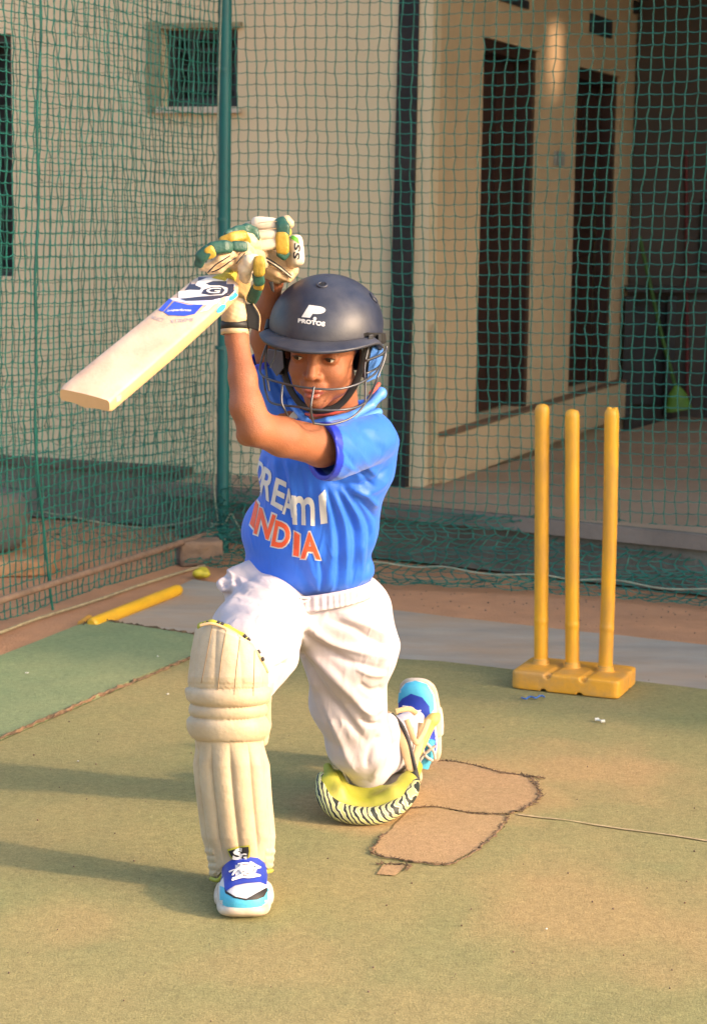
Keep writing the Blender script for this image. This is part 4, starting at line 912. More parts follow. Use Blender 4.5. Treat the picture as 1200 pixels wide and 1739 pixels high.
w = np.sin(V[:, 0]*38+V[:, 2]*26+np.sin(V[:, 2]*19))*.0012+np.sin(V[:, 0]*-27+V[:, 2]*49+V[:, 1]*20)*.0010; V = V+N_*w[:, None]
trous = fmesh('trousers', V, Fq, M_trs, person); ttr = bvh(trous)
mb = []; V_ = []; n = 360; F_ = []; wc_ = P(534, 1000, 3.955)
for j in range(9):
    for k in range(n):
        an = 2*math.pi*k/n; t = j/8; g_ = math.sin(an*52+math.sin(an*7)*1.5)*.0016*math.sin(t*math.pi)**.5+.004*math.sin(t*math.pi*2.999)**2*.6
        l = yr@np.array([(.1165+g_+t*.002)*math.cos(an), (.0965+g_)*math.sin(an), 0]); V_.append(wc_+l+np.array([0, 0, .006-t*.034+l[0]*.16]))
for j in range(8):
    for k in range(n): F_.append((j*n+k, (j+1)*n+k, (j+1)*n+(k+1) % n, j*n+(k+1) % n))
wb_ = mk('waistband', V_, F_, M_trs, trous, True); sm = wb_.modifiers.new('s', 'SOLIDIFY'); sm.thickness = .003; sm.offset = -1
mb = MB(); D_ = 3.845
mb.tube([P(x, y, D_) for x, y in spline([(500, 1003), (487, 1006), (482, 1012), (486, 1024), (492, 1034), (494, 1040)], 20)], .0026, 6); mb.tube([P(x, y, D_) for x, y in spline([(486, 1008), (505, 1014), (525, 1016), (515, 1022), (495, 1014)], 20)], .0024, 6)
ds = mb.build('drawstring', M_lace, trous, True); mb = MB(); mb.tube([P(493, 1038, D_), P(500, 1049, D_)], .003, 6); mb.build('string_tip', M_black, ds, True)
# ---------------------------------------------------------------- shoes
def shoe(name, O, X, Y_, Z, sc=1.0):
    X, Y_, Z = [np.array(a)/np.linalg.norm(a) for a in (X, Y_, Z)]; Mx = np.stack([X, Y_, Z], 1)
    tr = lambda v: O+(v*sc)@Mx.T
    e_ = empty(name, O); e_.parent = person
    S = SDF(axes([-.065, -.135, -.01], [.065, .13, .045], .003))
    S.ell([0, -.058, .0125], [.0490, .066, .0135], .01, p=3.0); S.ell([0, .055, .0125], [.041, .062, .0135], .02, p=3.0); S.ell([0, 0, .0125], [.040, .08, .0135], .01, p=3.0)
    v_, f_ = S.mesh(1); v_[:, 2] += np.clip(-v_[:, 1]-.075, 0, 1)**2*3
    so = fmesh('sole', tr(v_), f_, M_sole, None); so.parent = e_; so.matrix_parent_inverse = Matrix.Translation(Vector(O)).inverted()
    S = SDF(axes([-.065, -.135, .0], [.065, .13, .12], .003))
    S.ell([0, -.055, .032], [.0475, .065, .030], .02, p=2.4); S.cone([0, -.030, .038], [0, .03, .052], .030, .031, .03); S.cone([0, .055, .04], [0, .05, .072], .034, .030, .03); S.ell([0, .045, .035], [.037, .058, .03], .02, p=2.5)
    S.cone([0, .055, .095], [0, .05, .13], .024, .03, .006, 'cut')
    v_, f_ = S.mesh(1); fc = v_[f_].mean(1)
    mi = np.zeros(len(f_), int); mi[(fc[:, 1] > -.035) & (fc[:, 2] > .045)] = 1; mi[(fc[:, 1] > .07)] = 2
    up = fmesh('upper', tr(v_), f_, [M_shoew, M_royal, M_cyan], None, mi); up.parent = e_; up.matrix_parent_inverse = Matrix.Translation(Vector(O)).inverted()
    return e_, up, so, tr
def adopt(o, e_):
    o.parent = e_; o.matrix_parent_inverse = Matrix.Translation(e_.location).inverted(); return o
toe = G(408, 1566, .014); O1 = np.array([toe[0], toe[1]+.117, .015])
e1_, up1, so1, tr1 = shoe('shoe', O1, (1, .05, 0), (-.05, 1, 0), (0, 0, 1), .96)
c5 = lambda L: [(279+x/4.286, 1340+y/4.286) for x, y in L]
bpy.context.view_layer.update(); t1 = bvh(up1)
def L5(name, pts, m, off=.0012, step=5): return adopt(lay(name, poly_bm([c5(pts)]), t1, m, None, off, step), e1_)
L5('toe_cap', [(395, 700), (440, 720), (450, 755), (520, 790), (640, 805), (710, 785), (750, 720), (778, 770), (775, 900), (700, 885), (620, 865), (560, 905), (500, 890), (430, 860), (365, 800), (365, 740)], M_cyan, .0012)
L5('toe_line', [(440, 722), (460, 750), (520, 785), (600, 800), (680, 795), (720, 770), (742, 720), (745, 745), (720, 785), (670, 805), (590, 810), (510, 795), (450, 762)], M_black, .0018)
L5('eyestay', [(435, 650), (480, 590), (505, 560), (730, 560), (745, 620), (742, 700), (700, 683), (600, 690), (520, 705), (470, 735), (445, 755)], M_royal, .0016)
L5('tongue', [(520, 560), (650, 560), (660, 640), (520, 645)], M_shoew, .0024)
mb = MB()
def onshoe(q, tree, off=.004):
    out = []
    for x, y in q:
        d = Vector(ray(x, y)).normalized(); h = tree.ray_cast(Vector(CP), d)
        if h[0] is not None: out.append(np.array(h[0]+(h[1] if h[1].dot(d) < 0 else -h[1])*off))
    return out
for q in ([(480, 615), (540, 600), (620, 625), (690, 640)], [(690, 580), (620, 600), (560, 640), (500, 665)], [(495, 675), (560, 655), (620, 655), (690, 640)], [(560, 560), (555, 610), (600, 640), (650, 620), (660, 570), (620, 545)], [(540, 560), (600, 555), (680, 575)], [(500, 640), (520, 610), (560, 580)]):
    pts = onshoe(c5(spline(q, 12)), t1)
    if len(pts) > 2: mb.tube(pts, .0019, 6)
if mb.v: adopt(mb.build('laces', M_lace, None, True), e1_)
# rear shoe, standing on its heel
ht = P(721, 1306, 4.42); tt = P(704, 1154, 4.385); yd = ht-tt; zd = np.array([-.35, -1, .10]); xd = np.cross(yd, zd); zd = np.cross(xd, yd)
e2_, up2, so2, tr2 = shoe('shoe', (ht+tt)/2+zd/np.linalg.norm(zd)*-.025, xd, yd, zd, .90)
c6 = lambda L: [(500+x/2.727, 1120+y/2.727) for x, y in L]
t2 = bvh(up2)
def L6(name, pts, m, off=.0012): return adopt(lay(name, poly_bm([c6(pts)]), t2, m, None, off, 5), e2_)
L6('toe_cap', [(480, 200), (485, 150), (515, 112), (560, 100), (610, 115), (640, 165), (645, 230), (630, 250), (560, 160)], M_cyan)
L6('eyestay', [(470, 220), (500, 180), (540, 158), (590, 175), (622, 215), (625, 270), (600, 300), (500, 300)], M_royal, .0018)
mb = MB()
for q in ([(505, 215), (545, 225), (590, 265)], [(520, 240), (550, 240), (585, 235)], [(500, 235), (545, 250), (590, 285)]):
    pts = onshoe(c6(spline(q, 8)), t2)
    if len(pts) > 2: mb.tube(pts, .0021, 6)
if mb.v: adopt(mb.build('laces', M_lace, None, True), e2_)
ts = bvh(so2); mb = MB()
for q in ([(585, 360), (600, 440), (640, 470)], [(560, 500), (600, 440), (650, 400)], [(600, 380), (640, 420), (650, 460)]):
    mb.tube([P(x, y, 4.345) for x, y in c6(spline(q, 8))], .0035, 6)
adopt(mb.build('sole_lattice', M_sole, None, True), e2_)
mb = MB(); mb.tube([P(x, y, 4.36) for x, y in c6([(625, 370), (610, 430), (590, 500)])], [(.013, .008), (.018, .01), (.015, .008)], 12, flat=(0, 1, 0)); adopt(mb.build('heel_panel', M_cyan, None, True), e2_)
# ---------------------------------------------------------------- front batting pad
pad = empty('batting_pad', P(410, 1490, 3.6)); pad.parent = person
xl = lambda y: np.interp(y, [1050, 1075, 1110, 1150, 1180, 1200, 1225, 1250, 1270, 1330, 1420, 1480, 1500], [338, 330, 323, 318, 317, 319, 317, 322, 327, 333, 345, 352, 357])
xr = lambda y: np.interp(y, [1050, 1100, 1140, 1180, 1215, 1240, 1262, 1300, 1350, 1420, 1450, 1480, 1500], [436, 448, 457, 458, 456, 457, 454, 456, 459, 465, 468, 468, 462])
ycen = lambda y: np.interp(y, [1050, 1150, 1230, 1300, 1480], [3.60, 3.575, 3.585, 3.60, 3.62])
NU, NV = 130, 190; V_ = np.zeros((NV, NU, 3))
def rib(x, n): f = (x*n) % 1.0; return math.sqrt(max(0, 1-(2*f-1)**2*.96))
for i in range(NV):
    v = i/(NV-1)
    for j in range(NU):
        u = j/(NU-1)
        top = np.interp(u, [0, .08, .3, .5, .75, .92, 1], [1078, 1060, 1058, 1068, 1092, 1125, 1160]); bot = np.interp(u, [0, .15, .3, .45, .7, .85, 1], [1488, 1497, 1478, 1466, 1466, 1478, 1470])
        y = top+(bot-top)*v; ph = R(-98+196*u); l, r_ = xl(y), xr(y); cx, hw = (l+r_)/2, (r_-l)/2
        Yc = ycen(y); dep = .062; b = 0; hi = np.interp(y, [1050, 1165, 1180, 1250, 1275, 1490], [3, 4, 9, 9, 10, 8])
        if y < 1168: b = .0035*rib(u*.999, 5) if y < 1160 else .002*rib(u, 5)
        elif y < 1258:
            ed = [1168, 1197, 1218, 1258]
            for a_, c_ in zip(ed[:-1], ed[1:]):
                yy = y-8*math.sin(math.pi*u)+4
                if a_ <= yy < c_: b = (.012 if c_ != 1218 else .008)*math.sqrt(max(0, 1-(2*(yy-a_)/(c_-a_)-1)**2))
        else:
            n_ = 6; fade = min(1, (y-1258)/40); b = .0025+(.011*rib(u*.999, n_)*(1 if y < 1420 else max(.15, 1-(y-1420)/45)))*fade
            if y > 1440 and (u < .25 or u > .75): b += .0028*abs(math.sin((y-1440)*.25))
        if v < .012 or v > .985: b -= .004
        sx_ = cx+math.sin(ph)*(hw-hi) if abs(ph) < R(90) else cx+math.copysign(hw-hi, ph)
        p = P(sx_, y, Yc-dep*math.cos(ph)); nrm = np.array([math.sin(ph), -math.cos(ph), 0]); V_[i, j] = p+nrm*(b*(1 if abs(ph) > R(60) else 1))
F_ = [(i*NU+j, (i+1)*NU+j, (i+1)*NU+j+1, i*NU+j+1) for i in range(NV-1) for j in range(NU-1)]
o = mk('pad_face', V_.reshape(-1, 3), F_, M_pad, None, True); o.data.update()
adopt(o, pad); sm = o.modifiers.new('s', 'SOLIDIFY'); sm.thickness = .014; sm.offset = -1; padf = o
tp_ = bvh(padf)
mb = MB()
def seams(lines):
    for q in lines:
        pts = onshoe([tuple(p) for p in spline(q, 24)], tp_, .0003)
        if len(pts) > 3: mb.tube(pts, .0008, 4)
seams([[(361, 1062), (352, 1110), (342, 1160)], [(384, 1070), (376, 1120), (370, 1172)], [(408, 1082), (402, 1130), (398, 1180)], [(432, 1105), (431, 1150), (430, 1182)]])
adopt(mb.build('stitching', M_seam, None, True), pad)
S = SDF(axes(P(300, 1200, 3.48)-[0, 0, .16], P(520, 1000, 3.75)+[0, 0, .0], .003))
tpts = [(342, 1064), (360, 1060), (385, 1068), (410, 1082), (434, 1108), (450, 1135), (456, 1160)]
for a, b in zip(tpts[:-1], tpts[1:]): S.cone(P(*a, 3.575 if a[0] < 430 else 3.6), P(*b, 3.575 if b[0] < 430 else 3.6), rp(8, 3.58), rp(8, 3.58), .004)
v_, f_ = S.mesh(1); tl = fmesh('top_lining', v_, f_, M_lime, None); adopt(tl, pad)
mb = MB()
for i in range(14):
    t = (i+.3)/14; q = spline([(343, 1056), (365, 1052), (390, 1062), (415, 1076), (438, 1102), (452, 1130)], 40); a = q[int(t*39)]; b = q[min(39, int(t*39)+1)]
    if i in (0, 1, 3, 4, 8, 9, 11, 12): mb = MB(); mb.tube([P(a[0], a[1]+3, 3.552), P(b[0]+1, b[1]+5, 3.552)], .0036, 6); adopt(mb.build('top_trim', M_black, None, True), pad)
mb = MB(); mb.tube([P(x, y, 3.533+(y-1056)*.0003) for x, y in spline([(340, 1062), (360, 1059), (385, 1068), (410, 1083), (436, 1108), (455, 1142)], 24)], .0028, 8); adopt(mb.build('top_piping', M_tan, None, True), pad)
S = SDF(axes(P(425, 1290, 3.52), P(480, 1110, 3.70), .003))
chain(S, [(449, 1140, 3.585, 9), (451, 1185, 3.585, 10), (450, 1230, 3.60, 11), (446, 1258, 3.60, 10)], .004); 
v_, f_ = S.mesh(1); adopt(fmesh('side_wing', v_, f_, M_pad, None), pad)
lay_ = lambda nm, pts, m, off: adopt(lay(nm, poly_bm([c5(pts)]), tp_, m, None, off, 5), pad)
lay_('badge', [(462, 432), (540, 412), (618, 400), (624, 440), (618, 490), (590, 525), (555, 540), (515, 525), (480, 485)], M_lime, .0030)
lay_('badge', [(472, 442), (545, 420), (610, 410), (614, 445), (606, 485), (582, 515), (552, 525), (520, 510), (490, 478)], M_black, .0042)
adopt(lay('badge_letter', quadwarp(text_bm('S', .05), c5([(505, 425), (575, 412), (570, 500), (500, 508)])), tp_, M_logo, None, .0054, 5), pad)
adopt(lay('badge_letter', quadwarp(text_bm('G', .03), c5([(553, 460), (600, 452), (598, 505), (552, 512)])), tp_, M_logo, None, .0062, 5), pad)
mb = MB(); mb.tube([P(x, y, 3.60-.045*math.sin((x-355)/110*3.14)) for x, y in spline([(358, 1492), (372, 1494), (385, 1476), (395, 1466), (430, 1466), (446, 1480), (462, 1478)], 30)], .0042, 8); adopt(mb.build('instep_piping', M_lime, None, True), pad)
# ---------------------------------------------------------------- rear batting pad
rpad = empty('batting_pad', P(620, 1400, 4.0)); rpad.parent = person
M_zeb = bpy.data.materials.new('striped lining'); M_zeb.use_nodes = True; nt = M_zeb.node_tree
tc = nt.nodes.new('ShaderNodeTexCoord'); mp = nt.nodes.new('ShaderNodeMapping'); mp.inputs['Rotation'].default_value = (.3, .5, .5); wv = nd(nt, 'ShaderNodeTexWave', Scale=34.0, Distortion=9.0, Detail=2.5); wv.inputs['Detail Scale'].default_value = .8
cr = nt.nodes.new('ShaderNodeValToRGB'); cr.color_ramp.interpolation = 'CONSTANT'; cr.color_ramp.elements[0].color = (.012, .02, .018, 1); cr.color_ramp.elements[1].position = .42; cr.color_ramp.elements[1].color = (.60, .55, .36, 1)
c3 = cr.color_ramp.elements.new(.8); c3.color = (.42, .47, .16, 1)
nt.links.new(tc.outputs['Object'], mp.inputs[0]); nt.links.new(mp.outputs[0], wv.inputs['Vector']); nt.links.new(wv.outputs['Fac'], cr.inputs[0]); nt.links.new(cr.outputs[0], nt.nodes['Principled BSDF'].inputs['Base Color']); nt.nodes['Principled BSDF'].inputs['Roughness'].default_value = .6
rim = [(546, 1318, 4.070, 8), (549, 1350, 4.030, 12), (570, 1375, 4.010, 14), (605, 1385, 4.000, 14), (645, 1384, 4.010, 14), (678, 1368, 4.040, 13), (698, 1345, 4.080, 11), (704, 1328, 4.130, 8)]
lo_ = P(520, 1410, 3.950); hi_ = P(760, 1200, 4.400)
S = SDF([np.arange(-.12, .22, .0034), np.arange(3.9, 4.65, .0045), np.arange(-.005, .30, .0034)])
sp_r = spline([r[:4] for r in rim], 30); chain(S, [tuple(a) for a in sp_r], .008)
S.cone([-.3, 4.1, -.006], [.4, 4.1, -.006], .019, .019, .004, 'cut')
v_, f_ = S.mesh(1); adopt(fmesh('striped_rim', v_, f_, M_zeb, None), rpad)
S.D[:] = .2     # lime knee cups
chain(S, [(556, 1302, 4.100, 8), (562, 1325, 4.060, 11), (574, 1345, 4.035, 11), (586, 1364, 4.030, 9)], .02); chain(S, [(572, 1318, 4.110, 12), (588, 1350, 4.080, 10)], .02); chain(S, [(640, 1362, 4.050, 9), (666, 1350, 4.060, 13), (692, 1330, 4.130, 15), (706, 1302, 4.210, 12)], .02)
for a in sp_r[2:-2:2]: S.cone(P(*a[:3]), P(620+(a[0]-620)*.45, 1352, 4.10), .009, .010, .025)
v_, f_ = S.mesh(2); adopt(fmesh('knee_cup', v_, f_, M_lime, None), rpad)
S.D[:] = .2
chain(S, [(585, 1368, 4.070, 13), (620, 1372, 4.060, 14), (650, 1366, 4.070, 12)], .01)
v_, f_ = S.mesh(1); adopt(fmesh('inner_bolster', v_, f_, mat('worn lining', (.35, .27, .13), .8, .4, 40, .3, 80, dirt=(.05, .05, .04), dscale=20, damt=.7), None), rpad)
S.D[:] = .2     # outer shell on the ground running back along the shin
for a, b in zip(sp_r[:-1], sp_r[1:]): S.cone(P(a[0]*.95+31, a[1]+6, a[2]+.05), P(b[0]*.95+31, b[1]+6, b[2]+.05), .010, .010, .01)
chain(S, [(625, 1372, 4.100, 16), (672, 1342, 4.19, 24), (700, 1318, 4.26, 18)], .03)
S.cone([-.3, 4.1, -.012], [.4, 4.1, -.012], .02, .02, .004, 'cut')
v_, f_ = S.mesh(1); adopt(fmesh('pad_face', v_, f_, M_pad, None), rpad)
S.D[:] = .2
chain(S, [(716, 1236, 4.310, 9), (735, 1222, 4.320, 10), (742, 1216, 4.330, 7)], .01); chain(S, [(728, 1238, 4.315, 8), (708, 1280, 4.290, 8)], .01)
v_, f_ = S.mesh(1); adopt(fmesh('ankle_flap', v_, f_, mat('yellow flap', (.62, .42, .12), .6, .1, 30), None), rpad)
def strap(name, pts, w, m, th=.0022):
    mb = MB(); q = spline([(a, b, c-.05) for a, b, c in pts], 26); mb.tube([P(*x) for x in q], [(w, th)]*26, 10, flat=(0, -1, .1)); return adopt(mb.build(name, m, None, True), rpad)
strap('strap', [(655, 1214, 4.250), (668, 1224, 4.235), (682, 1250, 4.220), (692, 1285, 4.210), (704, 1322, 4.200)], .0105, M_tan)
strap('strap', [(664, 1212, 4.235), (684, 1236, 4.223), (697, 1275, 4.213), (710, 1325, 4.195)], .0045, M_black, .003)
strap('strap', [(690, 1222, 4.250), (705, 1260, 4.235), (716, 1250, 4.250), (728, 1222, 4.280)], .006, M_tan)
strap('strap', [(672, 1208, 4.265), (694, 1204, 4.270), (706, 1212, 4.290)], .006, M_tan)
strap('strap', [(716, 1228, 4.290), (712, 1262, 4.265), (703, 1298, 4.225), (700, 1330, 4.195)], .0085, M_tan)
strap('strap_end', [(701, 1310, 4.185), (706, 1322, 4.180), (709, 1334, 4.178)], .007, M_black)
# ---------------------------------------------------------------- helmet
hel = empty('helmet', HO); hel.parent = person
HC = hl(-.001, .013, .036); hr = np.array([.1045, .122, .0945])
def hp_(az, el): return np.array([hr[0]*math.sin(az)*math.cos(el), -hr[1]*math.cos(az)*math.cos(el), hr[2]*math.sin(el)])
nA, nE = 96, 30; V_ = []
def zcut(az): c = math.cos(az); return math.asin(np.clip(-.02+(-.44)*(.5-.5*math.tanh((c-.15)*5)), -.9, .9))
for j in range(nE+1):
    for k in range(nA):
        az = 2*math.pi*k/nA; e0 = zcut(az if az < math.pi else az-2*math.pi); el = math.pi/2-.001-(math.pi/2-e0)*(j/nE); p = hp_(az, el)
        if el < 0: p[:2] *= 1/max(math.cos(el), .8)*.995
        V_.append(HC+HR@p)
F_ = [(j*nA+k, (j+1)*nA+k, (j+1)*nA+(k+1) % nA, j*nA+(k+1) % nA) for j in range(nE) for k in range(nA)]
sh = mk('shell', V_, F_, M_navy, None, True); adopt(sh, hel); sm = sh.modifiers.new('s', 'SOLIDIFY'); sm.thickness = .006; sm.offset = -1
V_ = []; nP = 60; nq = 8
for j in range(nq+1):
    for k in range(nP+1):
        az = R(-82+164*k/nP); e0 = zcut(az)+.03; p = hp_(az, e0); p[:2] *= 1/max(math.cos(e0), .8)*.995
        out = .046*max(0, math.cos(az*.98))**.55; t = j/nq; p2 = p+np.array([math.sin(az)*out*.55*t, -math.cos(az)*out*t, -.003*t-.004*t*t]); V_.append(HC+HR@p2)
F_ = [(j*(nP+1)+k, (j+1)*(nP+1)+k, (j+1)*(nP+1)+k+1, j*(nP+1)+k+1) for j in range(nq) for k in range(nP)]
pk = mk('peak', V_, F_, M_navy, None, True); adopt(pk, hel); sm = pk.modifiers.new('s', 'SOLIDIFY'); sm.thickness = .005; sm.offset = 0
th_ = bvh(sh); c1 = lambda L: [(300+x/3, 340+y/3) for x, y in L]
adopt(lay('emblem_letter', quadwarp(text_bm('P', .09, .15), c1([(655, 532), (762, 546), (745, 606), (636, 596)])), th_, M_logo, None, .0008, 4), hel)
lay_h = adopt(lay('emblem_dot', poly_bm([c1([(704+9*math.cos(a), 604+9*math.sin(a)) for a in np.linspace(0, 6.28, 12)[:-1]])]), th_, M_logo, None, .0009, 4), hel)
adopt(lay('emblem_lettering', quadwarp(text_bm('PROTOS', .06, 0, 1.05), c1([(620, 602), (757, 620), (754, 645), (617, 623)])), th_, M_logo, None, .0008, 4), hel)
def onh(x, y): return onshoe([(x, y)], th_, 0)
for x, y, r_, asp in ((547, 484, .0085, 1), (634, 506, .010, 1.3)):
    d = Vector(ray(x, y)).normalized(); h = th_.ray_cast(Vector(CP), d)
    if h[0] is None: continue
    n_ = np.array(h[1] if h[1].dot(d) < 0 else -h[1]); c_ = np.array(h[0]); a = np.cross(n_, [0, 0, 1]); a /= np.linalg.norm(a); b = np.cross(n_, a); mb = MB()
    ring = [c_+n_*.0005+(a*math.cos(t)*1.0+b*math.sin(t))*r_ for t in np.linspace(0, 2*math.pi, 25)]; mb.tube(ring, .0022, 8, caps=False); adopt(mb.build('vent_rim', M_navy, None, True), hel)
    mb = MB(); mb.tube([c_-n_*.003, c_+n_*.0012], r_, 24); adopt(mb.build('vent_hole', M_black, None), hel)
g_ = MB()
YF = 3.535
def wire(pts, r=.0021): q = spline(pts, 34); g_.tube([P(*x) for x in q], r, 8)
wire([(453, 586, 3.63), (444, 612, 3.62), (444, 636, 3.60), (476, 650, 3.56), (533, 660, YF), (585, 659, 3.55), (630, 640, 3.60), (648, 615, 3.64), (656, 590, 3.67)])
wire([(447, 640, 3.62), (452, 668, 3.60), (463, 685, 3.58), (507, 691, 3.54), (537, 696, 3.53), (580, 696, 3.54), (611, 689, 3.57), (628, 673, 3.60), (641, 642, 3.64)])
wire([(480, 650, 3.56), (478, 681, 3.55), (484, 697, 3.55), (490, 709, 3.56)]); wire([(533, 657, YF), (528, 688, 3.525), (529, 705, 3.53), (533, 720, 3.54)])
wire([(533, 719, 3.54), (559, 721, 3.55), (589, 713, 3.57), (610, 698, 3.59), (628, 672, 3.62), (640, 645, 3.65)])
wire([(625, 590, 3.64), (619, 622, 3.62), (620, 655, 3.60), (620, 682, 3.585)]); wire([(656, 588, 3.67), (652, 612, 3.66), (640, 642, 3.64)])
wire([(453, 586, 3.63), (451, 620, 3.62), (457, 664, 3.60)]); wire([(468, 588, 3.62), (466, 606, 3.62), (458, 625, 3.61)], .0015)
wire([(622, 612, 3.62), (645, 603, 3.65), (657, 592, 3.67)]); wire([(622, 634, 3.62), (642, 624, 3.64), (650, 612, 3.66)])
adopt(g_.build('face_grille', M_steel, None, True), hel)
def slab(name, pts, Y0, th, m, yf=None):
    n = len(pts); V_ = [P(x, y, (yf[i] if yf else Y0)) for i, (x, y) in enumerate(pts)]; V_ += [v+np.array([0, th, 0]) for v in V_]
    o = mk(name, V_, [tuple(range(n)), tuple(range(2*n-1, n-1, -1))]+[(i, i+n, (i+1) % n+n, (i+1) % n) for i in range(n)], m); bm = bmesh.new(); bm.from_mesh(o.data); bmesh.ops.recalc_face_normals(bm, faces=bm.faces[:]); bm.to_mesh(o.data); bm.free()
    b = o.modifiers.new('b', 'BEVEL'); b.width = min(.002, th*.35); b.segments = 2; return o
M_ear = mat('blue ear guard', (.05, .16, .48), .5, .1, 20)
for q in ([(631, 590), (650, 584), (650, 602), (627, 611)], [(627, 613), (650, 604), (649, 621), (624, 632)], [(624, 634), (648, 624), (645, 640), (622, 650)]):
    adopt(slab('ear_guard', q, 3.655, .010, M_ear, [3.65, 3.69, 3.69, 3.65]), hel)
adopt(slab('ear_guard', [(455, 592), (480, 596), (482, 625), (470, 640), (452, 612)], 3.66, .012, M_navy, [3.68, 3.64, 3.64, 3.66, 3.69]), hel)
adopt(slab('buckle', [(612, 567), (624, 565), (655, 566), (656, 583), (624, 590), (613, 588)], 3.62, .02, M_black, [3.60, 3.60, 3.66, 3.67, 3.62, 3.605]), hel)
adopt(slab('buckle_pin', [(626, 569), (634, 568), (634, 581), (626, 583)], 3.612, .006, M_steel, [3.597, 3.609, 3.612, 3.601]), hel)
adopt(slab('buckle_pin', [(642, 568), (647, 568), (647, 580), (642, 581)], 3.632, .006, M_steel, [3.625, 3.641, 3.645, 3.629]), hel)
mb = MB(); mb.tube([P(455, 562, 3.66), P(457, 545, 3.68)], [.008, .006], 10); adopt(mb.build('side_knob', M_black, None, True), hel)
mb = MB()
st = [hl(.077, -.012, .012), hl(.074, -.020, -.030), hl(.060, -.030, -.070), hl(.035, -.042, -.100), hl(.0, -.050, -.1085), hl(-.035, -.042, -.100), hl(-.062, -.030, -.068), hl(-.077, -.018, -.025), hl(-.079, -.01, .012)]
mb.tube(spline(st, 40), [(.0065, .0016)]*40, 8, flat=HR@np.array([0, -1, 0.])); mb.tube([hl(.074, -.01, .02), hl(.076, .0, -.025), hl(.071, -.005, -.05)], [(.012, .004)]*3, 8, flat=HR@np.array([1., 0, 0.]))
mb.tube([hl(-.074, -.02, .02), hl(-.078, -.02, -.03), hl(-.074, -.03, -.052)], [(.010, .004)]*3, 8, flat=HR@np.array([1., 0, 0.]))
adopt(mb.build('chin_strap', M_black, None, True), hel)
for s_ in (-1, 1):  # black padding closes the gap and stands in for the shade by the ear
    Sx = SDF(axes(hl(s_*.078, .02, -.012)-.06, hl(s_*.078, .02, -.012)+.06, .003)); Sx.ell(hl(s_*.080, .030, -.012), (.012, .045, .050), .004, HR, p=3); v_, f_ = Sx.mesh(1); adopt(fmesh('shade_padding', v_, f_, M_black, None), hel)
Sx = SDF(axes(HO-.13, HO+.13, .004)); Sx.ell(hl(0, .04, -.01), (.090, .075, .055), .01, HR); Sx.ell(hl(0, -.02, -.03), (.082, .085, .12), .004, HR, mode='cut'); v_, f_ = Sx.mesh(1); adopt(fmesh('rear_padding', v_, f_, M_black, None), hel)
# ---------------------------------------------------------------- bat
M_wil = mat('willow', (.58, .43, .31), .55, .08, 10, .1, 120, dirt=(.40, .25, .17), dscale=11, damt=.8, stretch=(1, .35, 1))
M_edge = mat('willow edge', (.57, .37, .20), .5, .08, 20, .1, 120)
TL_, TR_, SL_, SR_ = P(92, 664, 3.10), P(196, 671, 3.10), P(334, 467, 3.56), P(424, 473, 3.54)
o_ = (TL_+TR_)/2; so_ = (SL_+SR_)/2; Lg = so_-o_; BL = np.linalg.norm(Lg); Lg /= BL; Wd = (TR_-TL_); Wd -= Lg*(Wd@Lg); WW = np.linalg.norm(Wd); Wd /= WW; Nn = np.cross(Wd, Lg)
bat = empty('cricket_bat', o_); tag(bat, 'pale willow cricket bat with a navy and blue sticker, held up and pointing left', 'cricket bat')
def addb(o): return adopt(o, bat)
V_ = []; nL = 60; prof = []
for i in range(nL):
    t = i/(nL-1)*1.0; s_ = t*BL; w = WW*np.interp(t, [0, .012, .03, .9, .955, .985, 1], [.97, .995, 1, .97, .93, .72, .40])/2; ed = np.interp(t, [0, .012, .04, .5, .8, .95, 1], [.022, .026, .027, .030, .027, .022, .018]); bk = np.interp(t, [0, .03, .35, .7, .95, 1], [.026, .032, .050, .044, .028, .02])
    fl = np.interp(t, [0, .012, .03, 1], [-.003, -.001, 0, 0]); c = o_+Lg*s_
    sec = [(-w+.004, fl), (-w*.5, fl+.001), (0, fl+.0015), (w*.5, fl+.001), (w-.004, fl), (w-.001, fl-.002), (w, fl-.005), (w, -ed+.004), (w-.003, -ed), (w*.4, -bk*.86), (0, -bk), (-w*.4, -bk*.86), (-w+.003, -ed), (-w, -ed+.004), (-w, fl-.005), (-w+.001, fl-.002)]
    for a, b in sec: V_.append(c+Wd*a+Nn*b)
ns = 16; F_ = [(i*ns+k, i*ns+(k+1) % ns, (i+1)*ns+(k+1) % ns, (i+1)*ns+k) for i in range(nL-1) for k in range(ns)]+[tuple(range(ns))[::-1], tuple((nL-1)*ns+k for k in range(ns))]
mi = [1 if (k in (6, 7, 8, 13, 14)) else 0 for i in range(nL-1) for k in range(ns)]+[1, 0]
bl = mk('blade', V_, F_, [M_wil, M_edge], None, True, mi); addb(bl); es = bl.modifiers.new('e', 'EDGE_SPLIT'); es.split_angle = R(50)
M_grip = mat('bat grip', (.45, .40, .05), .7, .1, 30, .4, 200)
mb = MB(); mb.tube([so_-Lg*.02-Nn*.012, so_+Lg*.02-Nn*.012, so_+Lg*.10-Nn*.012, so_+Lg*.275-Nn*.012, so_+Lg*.28-Nn*.012], [.020, .0165, .0155, .0155, .011], 20); addb(mb.build('handle', M_grip, None, True))
tb = bvh(bl); c2 = lambda L: [(60+x/3, 440+y/3) for x, y in L]
M_bnavy = mat('navy sticker', (.03, .035, .07), .4); M_bblue = mat('blue sticker', (.03, .07, .55), .35, .15, 30); M_bpale = mat('pale sticker', (.50, .55, .80), .35); M_bsky = mat('sky sticker', (.05, .35, .75), .35)
def LB(name, pts, m, off): return addb(lay(name, poly_bm([c2(pts)]), tb, m, None, off, 12))
LB('sticker', [(812, 92), (860, 78), (1040, 82), (1075, 96), (1060, 104), (1010, 95), (820, 96)], M_gold, .0006)
